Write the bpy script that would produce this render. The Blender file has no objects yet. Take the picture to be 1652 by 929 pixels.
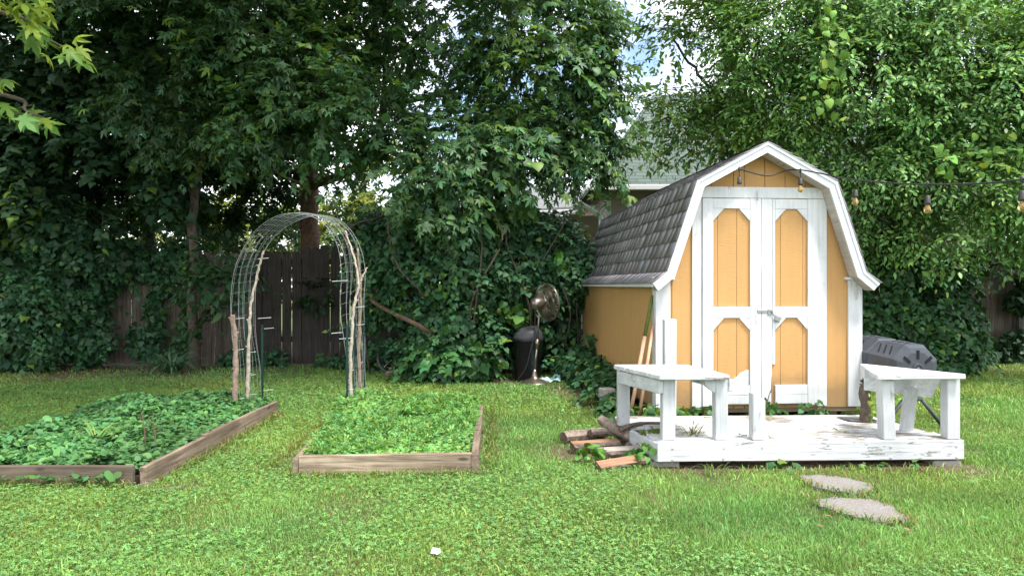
import bpy, bmesh, math, random
import numpy as np
from mathutils import Vector, Matrix, noise

random.seed(7)
rng = np.random.default_rng(11)
S = bpy.context.scene
C = S.collection
R = math.radians
F = 1170.0          # focal length in photo pixels
EYE = 1.23          # eye height


def P(u, v, y):
    """a surveyed point: sight line through (u, v) met at the real distance y"""
    return Vector(((u - 826) / F * y, y, EYE - (v - 460) / F * y))


# ------------------------------------------------------------------ objects
INV = {}


def tag(o, label=None, cat=None, group=None, kind=None):
    if label: o['label'] = label
    if cat: o['category'] = cat
    if group: o['group'] = group
    if kind: o['kind'] = kind
    return o


def thing(name, label, cat, M=(0, 0, 0), group=None, local=False):
    o = bpy.data.objects.new(name, None)
    C.objects.link(o)
    o.empty_display_size = 0.1
    if not isinstance(M, Matrix):
        M = Matrix.Translation(M)
    o.matrix_world = M
    INV[o.name] = None if local else M.inverted()
    return tag(o, label, cat, group)


def obj(name, bm, mat, parent=None, smooth=False, label=None):
    """link a bmesh as ONE mesh object; its coordinates are world unless the thing is local"""
    me = bpy.data.meshes.new(name)
    if isinstance(bm, bmesh.types.BMesh):
        bmesh.ops.recalc_face_normals(bm, faces=bm.faces)
        bm.to_mesh(me)
        bm.free()
    else:
        me = bm
    if smooth:
        me.polygons.foreach_set('use_smooth', [True] * len(me.polygons))
    for m in (mat if isinstance(mat, (list, tuple)) else [mat]):
        me.materials.append(m)
    o = bpy.data.objects.new(name, me)
    C.objects.link(o)
    if parent is not None:
        inv = INV.get(parent.name)
        if inv is not None:
            me.transform(inv)
        INV[o.name] = inv
        o.parent = parent
    if label: o['label'] = label
    return o


def settle(o, p):
    """move a one-mesh thing's origin to its base point p without moving its shape"""
    o.data.transform(Matrix.Translation(-Vector(p)))
    o.location = p
    return o


# ------------------------------------------------------------------ shapes
def NB(): return bmesh.new()


def bevel_new(bm, verts, bev, seg=1):
    es = {e for v in verts for e in v.link_edges}
    bmesh.ops.bevel(bm, geom=list(es), offset=bev, segments=seg, affect='EDGES', clamp_overlap=True)


def box(bm, x0, x1, y0, y1, z0, z1, M=None, bev=0.0):
    vs = [bm.verts.new((x, y, z)) for z in (z0, z1) for y in (y0, y1) for x in (x0, x1)]
    for f in ((0, 2, 3, 1), (4, 5, 7, 6), (0, 1, 5, 4), (2, 6, 7, 3), (0, 4, 6, 2), (1, 3, 7, 5)):
        bm.faces.new([vs[i] for i in f])
    if M is not None:
        for v in vs: v.co = M @ v.co
    if bev: bevel_new(bm, vs, bev)
    return bm


def prism(bm, pts, vec, bev=0.0):
    vec = Vector(vec)
    a = [bm.verts.new(p) for p in pts]
    b = [bm.verts.new(Vector(p) + vec) for p in pts]
    n = len(pts)
    bm.faces.new(a); bm.faces.new(b[::-1])
    for i in range(n):
        bm.faces.new((a[i], b[i], b[(i + 1) % n], a[(i + 1) % n]))
    if bev: bevel_new(bm, a + b, bev)
    return bm


def beam(bm, p0, p1, w, h, up=(0, 0, 1), bev=0.0):
    p0, p1 = Vector(p0), Vector(p1)
    d = (p1 - p0); L = d.length; d.normalize()
    s = d.cross(Vector(up)).normalized(); u = s.cross(d).normalized()
    M = Matrix((s, d, u)).transposed().to_4x4(); M.translation = p0
    return box(bm, -w / 2, w / 2, 0, L, -h / 2, h / 2, M, bev)


def tube(bm, pts, r, n=6, cap=True):
    pts = [Vector(p) for p in pts]
    if not isinstance(r, (list, tuple)): r = [r] * len(pts)
    rings = []
    ref = Vector((0.31, 0.2, 0.93))
    for i, p in enumerate(pts):
        d = (pts[min(i + 1, len(pts) - 1)] - pts[max(i - 1, 0)])
        if d.length < 1e-9: d = Vector((0, 0, 1))
        d.normalize()
        s = d.cross(ref)
        if s.length < 1e-3: s = d.cross(Vector((1, 0, 0)))
        s.normalize(); t = d.cross(s)
        rings.append([bm.verts.new(p + r[i] * (math.cos(2 * math.pi * k / n) * s + math.sin(2 * math.pi * k / n) * t)) for k in range(n)])
    for a, b in zip(rings, rings[1:]):
        for k in range(n):
            bm.faces.new((a[k], a[(k + 1) % n], b[(k + 1) % n], b[k]))
    if cap and n > 2:
        bm.faces.new(rings[0][::-1]); bm.faces.new(rings[-1])
    return bm


def lathe(bm, prof, M=None, n=24, cap=True):
    rings = []
    for r, z in prof:
        ring = [bm.verts.new((r * math.cos(2 * math.pi * k / n), r * math.sin(2 * math.pi * k / n), z)) for k in range(n)]
        rings.append(ring)
    for a, b in zip(rings, rings[1:]):
        for k in range(n):
            bm.faces.new((a[k], a[(k + 1) % n], b[(k + 1) % n], b[k]))
    if cap:
        bm.faces.new(rings[0][::-1]); bm.faces.new(rings[-1])
    if M is not None:
        for ring in rings:
            for v in ring: v.co = M @ v.co
    return bm


def spline(pts, k=6):
    pts = [Vector(p) for p in pts]; out = []
    n = len(pts)
    for i in range(n - 1):
        a, b, c, d = pts[max(i - 1, 0)], pts[i], pts[i + 1], pts[min(i + 2, n - 1)]
        for j in range(k):
            t = j / k
            out.append(0.5 * ((2 * b) + (c - a) * t + (2 * a - 5 * b + 4 * c - d) * t * t + (3 * b - a - 3 * c + d) * t ** 3))
    out.append(pts[-1])
    return out


def align(z, p=(0, 0, 0), xhint=(1, 0, 0)):
    z = Vector(z).normalized(); x = Vector(xhint); x = (x - x.dot(z) * z).normalized(); y = z.cross(x)
    M = Matrix((x, y, z)).transposed().to_4x4(); M.translation = Vector(p)
    return M


# ------------------------------------------------------------------ materials
class NT:
    def __init__(s, name):
        s.m = bpy.data.materials.new(name); s.m.use_nodes = True
        s.t = s.m.node_tree; s.t.nodes.clear()
        s.out = s.n('ShaderNodeOutputMaterial')

    def n(s, t, **kw):
        nd = s.t.nodes.new(t)
        for k, v in kw.items():
            if k.startswith('i_'):
                nd.inputs[k[2:].replace('_', ' ')].default_value = v
            else: setattr(nd, k, v)
        return nd

    def l(s, a, b): s.t.links.new(a, b)

    def coords(s, scale=(1, 1, 1), src='Object', rot=(0, 0, 0)):
        tc = s.n('ShaderNodeTexCoord'); mp = s.n('ShaderNodeMapping')
        mp.inputs['Scale'].default_value = scale
        mp.inputs['Rotation'].default_value = rot
        s.l(tc.outputs[src], mp.inputs['Vector'])
        return mp.outputs['Vector']

    def noise(s, vec, scale, detail=4, rough=0.55, dist=0.0):
        nd = s.n('ShaderNodeTexNoise')
        nd.inputs['Scale'].default_value = scale; nd.inputs['Detail'].default_value = detail
        nd.inputs['Roughness'].default_value = rough; nd.inputs['Distortion'].default_value = dist
        if vec is not None: s.l(vec, nd.inputs['Vector'])
        return nd.outputs['Fac']

    def ramp(s, fac, stops):
        nd = s.n('ShaderNodeValToRGB')
        cr = nd.color_ramp
        while len(cr.elements) < len(stops): cr.elements.new(0.5)
        for e, (p, c) in zip(cr.elements, stops):
            e.position = p
            e.color = (c, c, c, 1) if isinstance(c, (int, float)) else (*c, 1)
        s.l(fac, nd.inputs['Fac'])
        return nd.outputs['Color']

    def mix(s, fac, a, b, mode='MIX'):
        nd = s.n('ShaderNodeMix', data_type='RGBA', blend_type=mode)
        for sock, val in ((nd.inputs['Factor'], fac), (nd.inputs['A'], a), (nd.inputs['B'], b)):
            if isinstance(val, (int, float)): sock.default_value = val
            elif isinstance(val, tuple): sock.default_value = (*val, 1)
            else: s.l(val, sock)
        return nd.outputs['Result']

    def bump(s, h, strength, dist=0.01):
        nd = s.n('ShaderNodeBump'); nd.inputs['Strength'].default_value = strength; nd.inputs['Distance'].default_value = dist
        s.l(h, nd.inputs['Height'])
        return nd.outputs['Normal']

    def pbr(s, col, rough=0.6, metal=0.0, normal=None, spec=0.4, trans=None):
        b = s.n('ShaderNodeBsdfPrincipled')
        for key, val in (('Base Color', col), ('Roughness', rough)):
            if isinstance(val, (int, float)): b.inputs[key].default_value = val
            elif isinstance(val, tuple): b.inputs[key].default_value = (*val, 1)
            else: s.l(val, b.inputs[key])
        b.inputs['Metallic'].default_value = metal
        b.inputs['Specular IOR Level'].default_value = spec
        if normal is not None: s.l(normal, b.inputs['Normal'])
        if trans is not None: b.inputs['Transmission Weight'].default_value = trans
        s.l(b.outputs['BSDF'], s.out.inputs['Surface'])
        return b


def wood(name, c0, c1, axis=0, chip=None, rough=0.75, knots=True, bump=0.35, grain=1.0):
    """boards with grain along axis; chip = (colour, threshold) shows bare wood through worn paint"""
    t = NT(name)
    sc = [22 * grain, 22 * grain, 22 * grain]; sc[axis] = 1.1 * grain
    v = t.coords(tuple(sc))
    g = t.noise(v, 1.6, 6, 0.62, 0.6)
    v2 = t.coords((1, 1, 1))
    blot = t.noise(v2, 2.3, 4, 0.6)
    col = t.mix(t.ramp(g, [(0.34, 0), (0.62, 1)]), c0, c1)
    col = t.mix(t.ramp(blot, [(0.38, 0.0), (0.66, 0.55)]), col, tuple(x * 0.62 for x in c0))
    h = g
    if knots:
        sk = [9, 9, 9]; sk[axis] = 3.0
        vo = t.n('ShaderNodeTexVoronoi'); vo.inputs['Scale'].default_value = 1.0
        t.l(t.coords(tuple(sk)), vo.inputs['Vector'])
        col = t.mix(t.ramp(vo.outputs['Distance'], [(0.06, 0.8), (0.14, 0.0)]), col, tuple(x * 0.3 for x in c0))
    if chip:
        s2 = [30, 30, 30]; s2[axis] = 4.5
        n1 = t.noise(t.coords(tuple(s2)), 1.3, 5, 0.7, 0.8)
        n2 = t.noise(v2, 3.1, 3, 0.6)
        mul = t.n('ShaderNodeMath', operation='MULTIPLY'); t.l(n1, mul.inputs[0]); t.l(n2, mul.inputs[1])
        mask = t.ramp(mul.outputs[0], [(chip[1], 0), (chip[1] + 0.035, 1)])
        col = t.mix(mask, col, chip[0])
        sub = t.n('ShaderNodeMath', operation='SUBTRACT'); t.l(h, sub.inputs[0]); t.l(mask, sub.inputs[1]); h = sub.outputs[0]
    t.pbr(col, rough, normal=t.bump(h, bump, 0.006), spec=0.3)
    return t.m


def plain(name, c, rough=0.5, metal=0.0, var=0.15, nscale=8, bump=0.08, spec=0.4):
    t = NT(name)
    n = t.noise(t.coords(), nscale, 5, 0.6)
    col = t.mix(t.ramp(n, [(0.3, 0), (0.7, 1)]), tuple(x * (1 - var) for x in c), tuple(min(1, x * (1 + var)) for x in c))
    t.pbr(col, rough, metal, t.bump(n, bump, 0.004), spec)
    return t.m


def leafmat(name, rough=0.5, trans=0.35, spec=0.35, warm=(1.25, 1.15, 0.55)):
    t = NT(name)
    at = t.n('ShaderNodeAttribute'); at.attribute_name = 'Col'
    col = at.outputs['Color']
    b = t.pbr(col, rough, spec=spec)
    tr = t.n('ShaderNodeBsdfTranslucent')
    t.l(t.mix(1.0, col, warm, 'MULTIPLY'), tr.inputs['Color'])
    mx = t.n('ShaderNodeMixShader'); mx.inputs['Fac'].default_value = trans
    t.l(b.outputs['BSDF'], mx.inputs[1]); t.l(tr.outputs['BSDF'], mx.inputs[2])
    t.l(mx.outputs['Shader'], t.out.inputs['Surface'])
    return t.m


M = {}
M['white'] = wood('white paint', (0.62, 0.63, 0.645), (0.72, 0.725, 0.73), 2, ((0.45, 0.42, 0.38), 0.365), 0.55, False, 0.5)
M['white_x'] = wood('white paint along x', (0.52, 0.53, 0.55), (0.70, 0.71, 0.725), 0, ((0.38, 0.35, 0.32), 0.335), 0.6, False, 1.0)
M['white_y'] = wood('white paint along y', (0.50, 0.51, 0.53), (0.64, 0.65, 0.665), 1, ((0.36, 0.33, 0.30), 0.345), 0.6, False, 0.9)
M['white_z'] = wood('white paint on posts', (0.52, 0.53, 0.55), (0.64, 0.65, 0.665), 2, ((0.40, 0.37, 0.34), 0.385), 0.6, False, 0.7)
M['deck'] = wood('worn white deck paint', (0.62, 0.62, 0.615), (0.72, 0.72, 0.71), 0, ((0.24, 0.20, 0.16), 0.292), 0.65, False, 0.9)
M['trim'] = plain('white trim paint', (0.66, 0.685, 0.71), 0.5, var=0.05, nscale=5)
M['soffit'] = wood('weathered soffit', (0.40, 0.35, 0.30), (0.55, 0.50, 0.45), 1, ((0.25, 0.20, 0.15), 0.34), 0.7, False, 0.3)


def siding(name, c):
    t = NT(name)
    g = t.noise(t.coords((11, 11, 170)), 1.0, 6, 0.7, 0.1)
    b = t.noise(t.coords(), 1.7, 4, 0.6)
    k = t.noise(t.coords((40, 40, 12)), 1.0, 3, 0.6)
    col = t.mix(t.ramp(g, [(0.25, 0), (0.75, 1)]), tuple(x * 0.90 for x in c), c)
    col = t.mix(t.ramp(b, [(0.3, 0.0), (0.75, 0.35)]), col, tuple(x * 0.74 for x in c))
    col = t.mix(t.ramp(k, [(0.70, 0), (0.78, 0.7)]), col, tuple(x * 0.45 for x in c))
    # weathering streaks running down the boards and mud splashed on the foot
    s_ = t.noise(t.coords((16, 16, 1.2)), 1.0, 5, 0.65)
    col = t.mix(t.ramp(s_, [(0.50, 0), (0.75, 0.40)]), col, (c[0] * .62, c[1] * .68, c[2] * .9))
    sx = t.n('ShaderNodeSeparateXYZ'); t.l(t.coords(), sx.inputs[0])
    ad = t.n('ShaderNodeMath', operation='MULTIPLY_ADD'); t.l(b, ad.inputs[0]); ad.inputs[1].default_value = -.5; t.l(sx.outputs['Z'], ad.inputs[2])
    col = t.mix(t.ramp(ad.outputs[0], [(0.0, 0.55), (0.16, 0.0)]), col, (0.16, 0.12, 0.07))
    t.pbr(col, 0.72, normal=t.bump(g, 0.6, 0.006), spec=0.25)
    return t.m


M['ochre'] = siding('ochre rough sawn siding', (0.575, 0.325, 0.125))
M['ochre_side'] = M['ochre']
M['groove'] = plain('groove shadow board', (0.20, 0.11, 0.04), 0.9)
M['bare'] = wood('bare skid wood', (0.14, 0.10, 0.07), (0.30, 0.22, 0.15), 0)
M['bed_x'] = wood('weathered bed board x', (0.15, 0.105, 0.07), (0.50, 0.40, 0.29), 0, None, 0.8, True, 0.5)
M['bed_y'] = wood('weathered bed board y', (0.12, 0.085, 0.06), (0.34, 0.26, 0.19), 1, None, 0.8, True, 0.5)
M['bed_dark'] = wood('darker bed board', (0.085, 0.065, 0.048), (0.21, 0.16, 0.12), 0, None, 0.8, True, 0.5)
M['end'] = plain('end grain', (0.12, 0.085, 0.06), 0.85, var=0.4, nscale=40)
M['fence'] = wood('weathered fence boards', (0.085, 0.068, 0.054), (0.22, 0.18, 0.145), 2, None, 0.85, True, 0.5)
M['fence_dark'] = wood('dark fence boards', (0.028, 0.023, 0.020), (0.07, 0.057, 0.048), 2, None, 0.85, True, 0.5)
M['bark'] = plain('bark', (0.105, 0.08, 0.062), 0.9, var=0.55, nscale=22, bump=0.9)
M['log_bark'] = plain('dry log bark', (0.20, 0.155, 0.125), 0.9, var=0.6, nscale=26, bump=0.9)
M['bark_red'] = plain('reddish bark', (0.13, 0.075, 0.052), 0.9, var=0.5, nscale=18, bump=0.9)
M['stick'] = plain('pale stick bark', (0.40, 0.34, 0.27), 0.85, var=0.4, nscale=30, bump=0.6)
M['stick_brown'] = plain('brown stick bark', (0.25, 0.18, 0.14), 0.85, var=0.45, nscale=30, bump=0.6)
M['galv'] = plain('galvanised wire', (0.42, 0.45, 0.45), 0.5, 0.6, 0.2)
M['tie'] = plain('white zip tie', (0.75, 0.77, 0.77), 0.4)
M['stake'] = plain('green coated stake', (0.006, 0.035, 0.028), 0.4)
M['black'] = plain('black plastic', (0.016, 0.017, 0.021), 0.35, var=0.2)
M['lid'] = plain('dark grey lid plastic', (0.05, 0.053, 0.06), 0.45, var=0.25)
M['tumbler'] = plain('dark grey tumbler plastic', (0.060, 0.066, 0.080), 0.45, var=0.2, bump=0.1)
M['slot'] = plain('recess black', (0.006, 0.006, 0.007), 0.7)
M['bronze'] = plain('brushed bronze metal', (0.27, 0.225, 0.19), 0.32, 0.85, 0.2)
M['steel'] = plain('grey steel', (0.32, 0.33, 0.34), 0.4, 0.8, 0.25)
M['cable'] = plain('black cable', (0.02, 0.02, 0.022), 0.5)
M['socket'] = plain('dark socket', (0.035, 0.034, 0.034), 0.45)
M['cloth'] = plain('pale blue cloth', (0.42, 0.60, 0.60), 0.9, var=0.1)
M['litter'] = plain('white scrap', (0.75, 0.76, 0.80), 0.7, var=0.1)
M['concrete'] = plain('concrete', (0.30, 0.28, 0.25), 0.9, var=0.25, nscale=25, bump=0.5)
M['soil'] = plain('dark soil', (0.045, 0.032, 0.022), 0.95, var=0.4, nscale=20, bump=0.8)
M['rake'] = wood('rake handle', (0.42, 0.24, 0.15), (0.58, 0.36, 0.24), 2, None, 0.6, False, 0.15)
M['moss'] = plain('mossy handle', (0.11, 0.14, 0.03), 0.8, var=0.3, nscale=30)
M['slate'] = plain('grey shingle scrap', (0.13, 0.13, 0.125), 0.85, var=0.3, nscale=40, bump=0.4)
M['hside'] = plain('beige lap siding', (0.42, 0.36, 0.29), 0.7, var=0.06)

def brick_roof(name, c):
    t = NT(name)
    br = t.n('ShaderNodeTexBrick'); t.l(t.coords((1, 1, 1), 'Object', (R(-38), 0, 0)), br.inputs['Vector'])
    br.inputs['Scale'].default_value = 1.0; br.inputs['Brick Width'].default_value = .30; br.inputs['Row Height'].default_value = .13; br.inputs['Mortar Size'].default_value = .012
    br.inputs['Color1'].default_value = (*[x * .8 for x in c], 1); br.inputs['Color2'].default_value = (*[x * 1.1 for x in c], 1); br.inputs['Mortar'].default_value = (*[x * .4 for x in c], 1)
    n = t.noise(t.coords(), 3, 5, .6)
    t.pbr(t.mix(t.ramp(n, [(.3, 0), (.7, .4)]), br.outputs['Color'], tuple(x * .8 for x in c)), .9, spec=.2)
    return t.m


M['hroof'] = brick_roof('pale green grey shingles', (0.115, 0.15, 0.13))
M['hroof2'] = plain('grey shingles', (0.17, 0.175, 0.18), 0.9, var=0.2, nscale=14, bump=0.3)
M['gutter'] = plain('white gutter', (0.74, 0.76, 0.77), 0.45, var=0.05)
M['glass_dark'] = plain('dark window glass', (0.02, 0.025, 0.03), 0.08, var=0.1, bump=0.0)
M['dry'] = leafmat('dry leaf', 0.7, 0.2)
M['leaf'] = leafmat('tree leaf', 0.48, 0.40, 0.4)
M['ivy'] = leafmat('ivy leaf', 0.46, 0.26, 0.36)
M['herb'] = leafmat('soft plant leaf', 0.55, 0.30, 0.3)
M['grass'] = leafmat('grass blade', 0.55, 0.30, 0.3)


def stone_mat():
    t = NT('speckled stepping stone')
    v = t.coords()
    a = t.noise(v, 110, 6, 0.75); b = t.noise(v, 7, 5, 0.65, .5)
    col = t.mix(t.ramp(a, [(0.38, 0), (0.62, 1)]), (0.14, 0.13, 0.122), (0.29, 0.27, 0.255))
    col = t.mix(t.ramp(b, [(0.4, 0), (0.7, 0.6)]), col, (0.19, 0.16, 0.13))
    t.pbr(col, 0.9, normal=t.bump(a, 0.6, 0.004), spec=0.2)
    return t.m


M['stone'] = stone_mat()


def attr_mat(name, rough, spec=0.3, nscale=60, amt=0.28, bumpd=0.004):
    t = NT(name)
    at = t.n('ShaderNodeAttribute'); at.attribute_name = 'Col'
    n = t.noise(t.coords(), nscale, 5, 0.7)
    col = t.mix(t.ramp(n, [(0.3, amt), (0.7, 0)]), at.outputs['Color'], (0.02, 0.018, 0.017))
    t.pbr(col, rough, normal=t.bump(n, 0.6, bumpd), spec=spec)
    return t.m


M['shingle'] = attr_mat('asphalt shingles', 0.9)
M['logs'] = attr_mat('split firewood', 0.85, nscale=35, amt=0.65, bumpd=0.012)


def glass_mat():
    t = NT('amber bulb glass')
    b = t.pbr((0.95, 0.62, 0.28), 0.05, trans=0.75)
    b.inputs['IOR'].default_value = 1.2
    return t.m


M['bulb'] = glass_mat()

# ------------------------------------------------------------------ noise on arrays
_perm = np.random.default_rng(3).random(4096)


def vnoise(p, scale=1.0):
    """smooth value noise in 0..1 for an (N,3) array"""
    q = np.asarray(p, float) * scale
    i = np.floor(q).astype(np.int64); f = q - i
    f = f * f * (3 - 2 * f)
    out = np.zeros(len(q))
    for dx in (0, 1):
        for dy in (0, 1):
            for dz in (0, 1):
                h = ((i[:, 0] + dx) * 73856093 ^ (i[:, 1] + dy) * 19349663 ^ (i[:, 2] + dz) * 83492791) & 4095
                w = (f[:, 0] if dx else 1 - f[:, 0]) * (f[:, 1] if dy else 1 - f[:, 1]) * (f[:, 2] if dz else 1 - f[:, 2])
                out += w * _perm[h]
    return out


def unit(a):
    return a / np.maximum(np.linalg.norm(a, axis=1, keepdims=True), 1e-9)


# ------------------------------------------------------------------ leaves
def fan(outline, cz=0.04, cy=0.35):
    v = [(0, cy, cz)] + [(x, y, z) for x, y, z in outline]
    n = len(outline)
    return np.array(v), np.array([(0, 1 + k, 1 + (k + 1) % n) for k in range(n)])


def mirror(half):
    """half outline on +x from base to tip -> closed outline"""
    return half + [(-x, y, z) for x, y, z in half[::-1] if x > 1e-6]


T_MAPLE = fan(mirror([(0, 0, 0), (0.11, 0.07, 0), (0.40, -0.02, -.10), (0.16, 0.22, 0.0), (0.36, 0.36, -.04), (0.50, 0.68, -.14), (0.27, 0.52, -.02), (0.10, 0.46, 0.01), (0.16, 0.66, -.04), (0.0, 1.0, -.16)]), 0.03, 0.3)
T_IVY = fan(mirror([(0, 0, 0), (0.38, -0.10, -.06), (0.50, 0.30, -.06), (0.30, 0.52, 0.0), (0.0, 1.0, -.10)]), 0.05, 0.3)
T_OVAL = (np.array([(0, 0, 0), (.22, .30, .05), (.19, .68, .03), (0, 1, -.08), (-.19, .68, .03), (-.22, .30, .05)]), np.array([(0, 1, 2), (0, 2, 3), (0, 3, 4), (0, 4, 5)]))
T_HEART = fan(mirror([(0, 0.08, 0), (0.30, -0.06, -.03), (0.48, 0.22, -.05), (0.32, 0.65, -.04), (0, 1.0, -.12)]), 0.05, 0.35)
T_ROUND = fan([(0, 0, 0), (.38, .02, -.03), (.52, .42, -.05), (.34, .86, -.05), (0, .95, -.03), (-.34, .86, -.05), (-.52, .42, -.05), (-.38, .02, -.03)], 0.04, 0.3)
T_NARROW = (np.array([(0, 0, 0), (.10, .4, .02), (0, 1, -.1), (-.10, .4, .02)]), np.array([(0, 1, 2), (0, 2, 3)]))
# a spray of five leaflets, for fine far foliage
_tv, _tf = [], []
for _a, _s, _o in ((-75, .55, .2), (-40, .6, .5), (0, .62, .75), (40, .6, .5), (75, .55, .2)):
    _c, _sn = math.cos(R(_a)), math.sin(R(_a)); _b = len(_tv)
    for _x, _y, _z in ((0, 0, 0), (.17, .5, .02), (0, 1, -.12), (-.17, .5, .02)):
        _x *= _s; _y *= _s
        _tv.append((_x * _c + _y * _sn, _o * .6 - _x * _sn + _y * _c, _z))
    _tf += [(_b, _b + 1, _b + 2), (_b, _b + 2, _b + 3)]
T_SPRAY = (np.array(_tv), np.array(_tf))
_tv, _tf = [], []
for _a in (0, 120, 240):
    _c, _sn = math.cos(R(_a)), math.sin(R(_a)); _b = len(_tv)
    for _x, _y, _z in ((0, .03, 0), (.26, .32, .03), (.0, .55, .0), (-.26, .32, .03)):
        _tv.append((_x * _c + _y * _sn, -_x * _sn + _y * _c, _z))
    _tf += [(_b, _b + 1, _b + 2), (_b, _b + 2, _b + 3)]
T_CLOVER = (np.array(_tv), np.array(_tf))


def mesh_from(name, verts, faces, cols=None):
    me = bpy.data.meshes.new(name)
    nv, nf = len(verts), len(faces)
    k = faces.shape[1]
    me.vertices.add(nv); me.vertices.foreach_set('co', verts.astype(np.float32).ravel())
    me.loops.add(nf * k); me.loops.foreach_set('vertex_index', faces.astype(np.int32).ravel())
    me.polygons.add(nf); me.polygons.foreach_set('loop_start', np.arange(0, nf * k, k, dtype=np.int32))
    if cols is not None:
        a = me.attributes.new('Col', 'FLOAT_COLOR', 'POINT')
        a.data.foreach_set('color', np.concatenate([cols, np.ones((nv, 1))], 1).astype(np.float32).ravel())
    me.update(calc_edges=True)
    return me


def leaves(name, tmpl, pos, axis, nrm, size, col):
    T, Fc = tmpl
    axis = unit(axis); X = unit(np.cross(axis, nrm)); Z = np.cross(X, axis)
    s = size[:, None, None]
    v = pos[:, None, :] + s * (T[None, :, 0, None] * X[:, None, :] + T[None, :, 1, None] * axis[:, None, :] + T[None, :, 2, None] * rng.normal(1.2, .9, len(pos))[:, None, None] * Z[:, None, :])
    n, k = len(pos), len(T)
    f = (Fc[None] + (np.arange(n) * k)[:, None, None]).reshape(-1, 3)
    return mesh_from(name, v.reshape(-1, 3), f, np.repeat(col, k, 0))


def merge(name, parts):
    """several leaf meshes -> one mesh (same colour attribute)"""
    V, Fs, Cs, off = [], [], [], 0
    for me in parts:
        n = len(me.vertices); v = np.empty(n * 3, np.float32); me.vertices.foreach_get('co', v)
        f = np.empty(len(me.loops), np.int32); me.loops.foreach_get('vertex_index', f)
        c = np.empty(n * 4, np.float32); me.attributes['Col'].data.foreach_get('color', c)
        V.append(v.reshape(-1, 3)); Fs.append(f.reshape(-1, 3) + off); Cs.append(c.reshape(-1, 4)[:, :3]); off += n
        bpy.data.meshes.remove(me)
    return mesh_from(name, np.concatenate(V), np.concatenate(Fs), np.concatenate(Cs))


def palette(n, base, var=0.25, young=0.05, ycol=(0.17, 0.28, 0.055), pos=None):
    base = np.array(base)
    k = rng.normal(1.0, var, (n, 1)).clip(0.45, 1.7)
    hue = rng.normal(0, 0.10, (n, 1))
    c = base * k * np.concatenate([1 + hue, np.ones((n, 1)), 1 - hue], 1)
    if young:
        w = rng.random(n)
        if pos is not None:
            w = w - 0.22 * (vnoise(pos, 0.9) > 0.74)      # young growth comes in patches
        y = w < young
        c[y] = np.array(ycol) * rng.normal(1, .15, (y.sum(), 1)).clip(.6, 1.5)
    return c.clip(0.004, 0.9)


TW = []


def twig_mesh(frac=.45, w=.004):
    """thin three sided twigs that carry the leaf sprays of the last spray_points call"""
    a = np.concatenate([t[0] for t in TW]); b = np.concatenate([t[1] for t in TW])
    k = rng.random(len(a)) < frac; a, b = a[k], b[k]; n = len(a)
    d = unit(b - a); s = unit(np.cross(d, np.array([.3, .2, .93]))); u = np.cross(d, s)
    v = np.stack([a + s * w, a - s * w * .5 + u * w * .87, a - s * w * .5 - u * w * .87, b], 1).reshape(-1, 3)
    f = ((np.arange(n) * 4)[:, None, None] + np.array([(0, 1, 3), (1, 2, 3), (2, 0, 3)])).reshape(-1, 3)
    c = np.array([.085, .068, .05]) * rng.uniform(.6, 1.5, (n, 1))
    return mesh_from('twigs', v, f, np.repeat(c, 4, 0))


def spray_points(blobs, per_m2, nl=11, length=0.45, droop=0.35, back=0.35, gap=0.0, gscale=1.1, lo=0.55, wob=0.35):
    """leaf positions along drooping twigs that fill blob shells. blob = (centre, (rx, ry, rz), density)"""
    PP, AA, NN, OO = [], [], [], []
    TW.clear()
    for c, r, dn in blobs:
        r = np.array(r, float); c = np.array(c, float)
        area = 4 * math.pi * ((r[0] * r[1]) ** 1.6 / 3 + (r[0] * r[2]) ** 1.6 / 3 + (r[1] * r[2]) ** 1.6 / 3) ** (1 / 1.6)
        n = int(area * per_m2 * dn)
        d = unit(rng.normal(size=(n * 2, 3)))
        d = d[(d[:, 1] < back)][:n]
        f = lo + (1.05 - lo) * rng.random(len(d)) ** 0.6
        f *= 1 + wob * (vnoise(c + d * r, 1.7) - 0.5) * 2
        p = c + d * r * f[:, None]
        if gap > 0:
            keep = vnoise(p, gscale) > gap * (0.75 + 0.5 * rng.random(len(p)))
            p, d = p[keep], d[keep]
        out = unit(d / r)
        tw = unit(out * 0.8 + rng.normal(size=d.shape) * 0.45 + np.array([0, 0, -droop]))
        side = unit(np.cross(tw, np.array([0, 0, 1.0])) + 1e-4)
        L = length * rng.uniform(0.6, 1.25, len(p))
        TW.append((p - tw * .12, p + tw * L[:, None] + np.array([0, 0, -.5]) * (droop * L)[:, None], out))
        for k in range(nl):
            t = (k + rng.random(len(p)) * 0.6) / nl
            sg = 1 if k % 2 else -1
            q = p + tw * (L * t)[:, None] + np.array([0, 0, -1.0]) * (droop * 0.5 * L * t * t)[:, None] + side * (sg * 0.02)
            ax = tw * 0.55 + side * (sg * 0.75) + rng.normal(size=d.shape) * 0.25 + np.array([0, 0, -0.30])
            if k == nl - 1: ax = tw + np.array([0, 0, -0.3])
            nm = np.array([0, 0, 1.0]) * 0.9 + out * 0.45 + rng.normal(size=d.shape) * 0.32
            PP.append(q); AA.append(ax); NN.append(nm); OO.append(out)
    return np.concatenate(PP), np.concatenate(AA), np.concatenate(NN)


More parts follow.
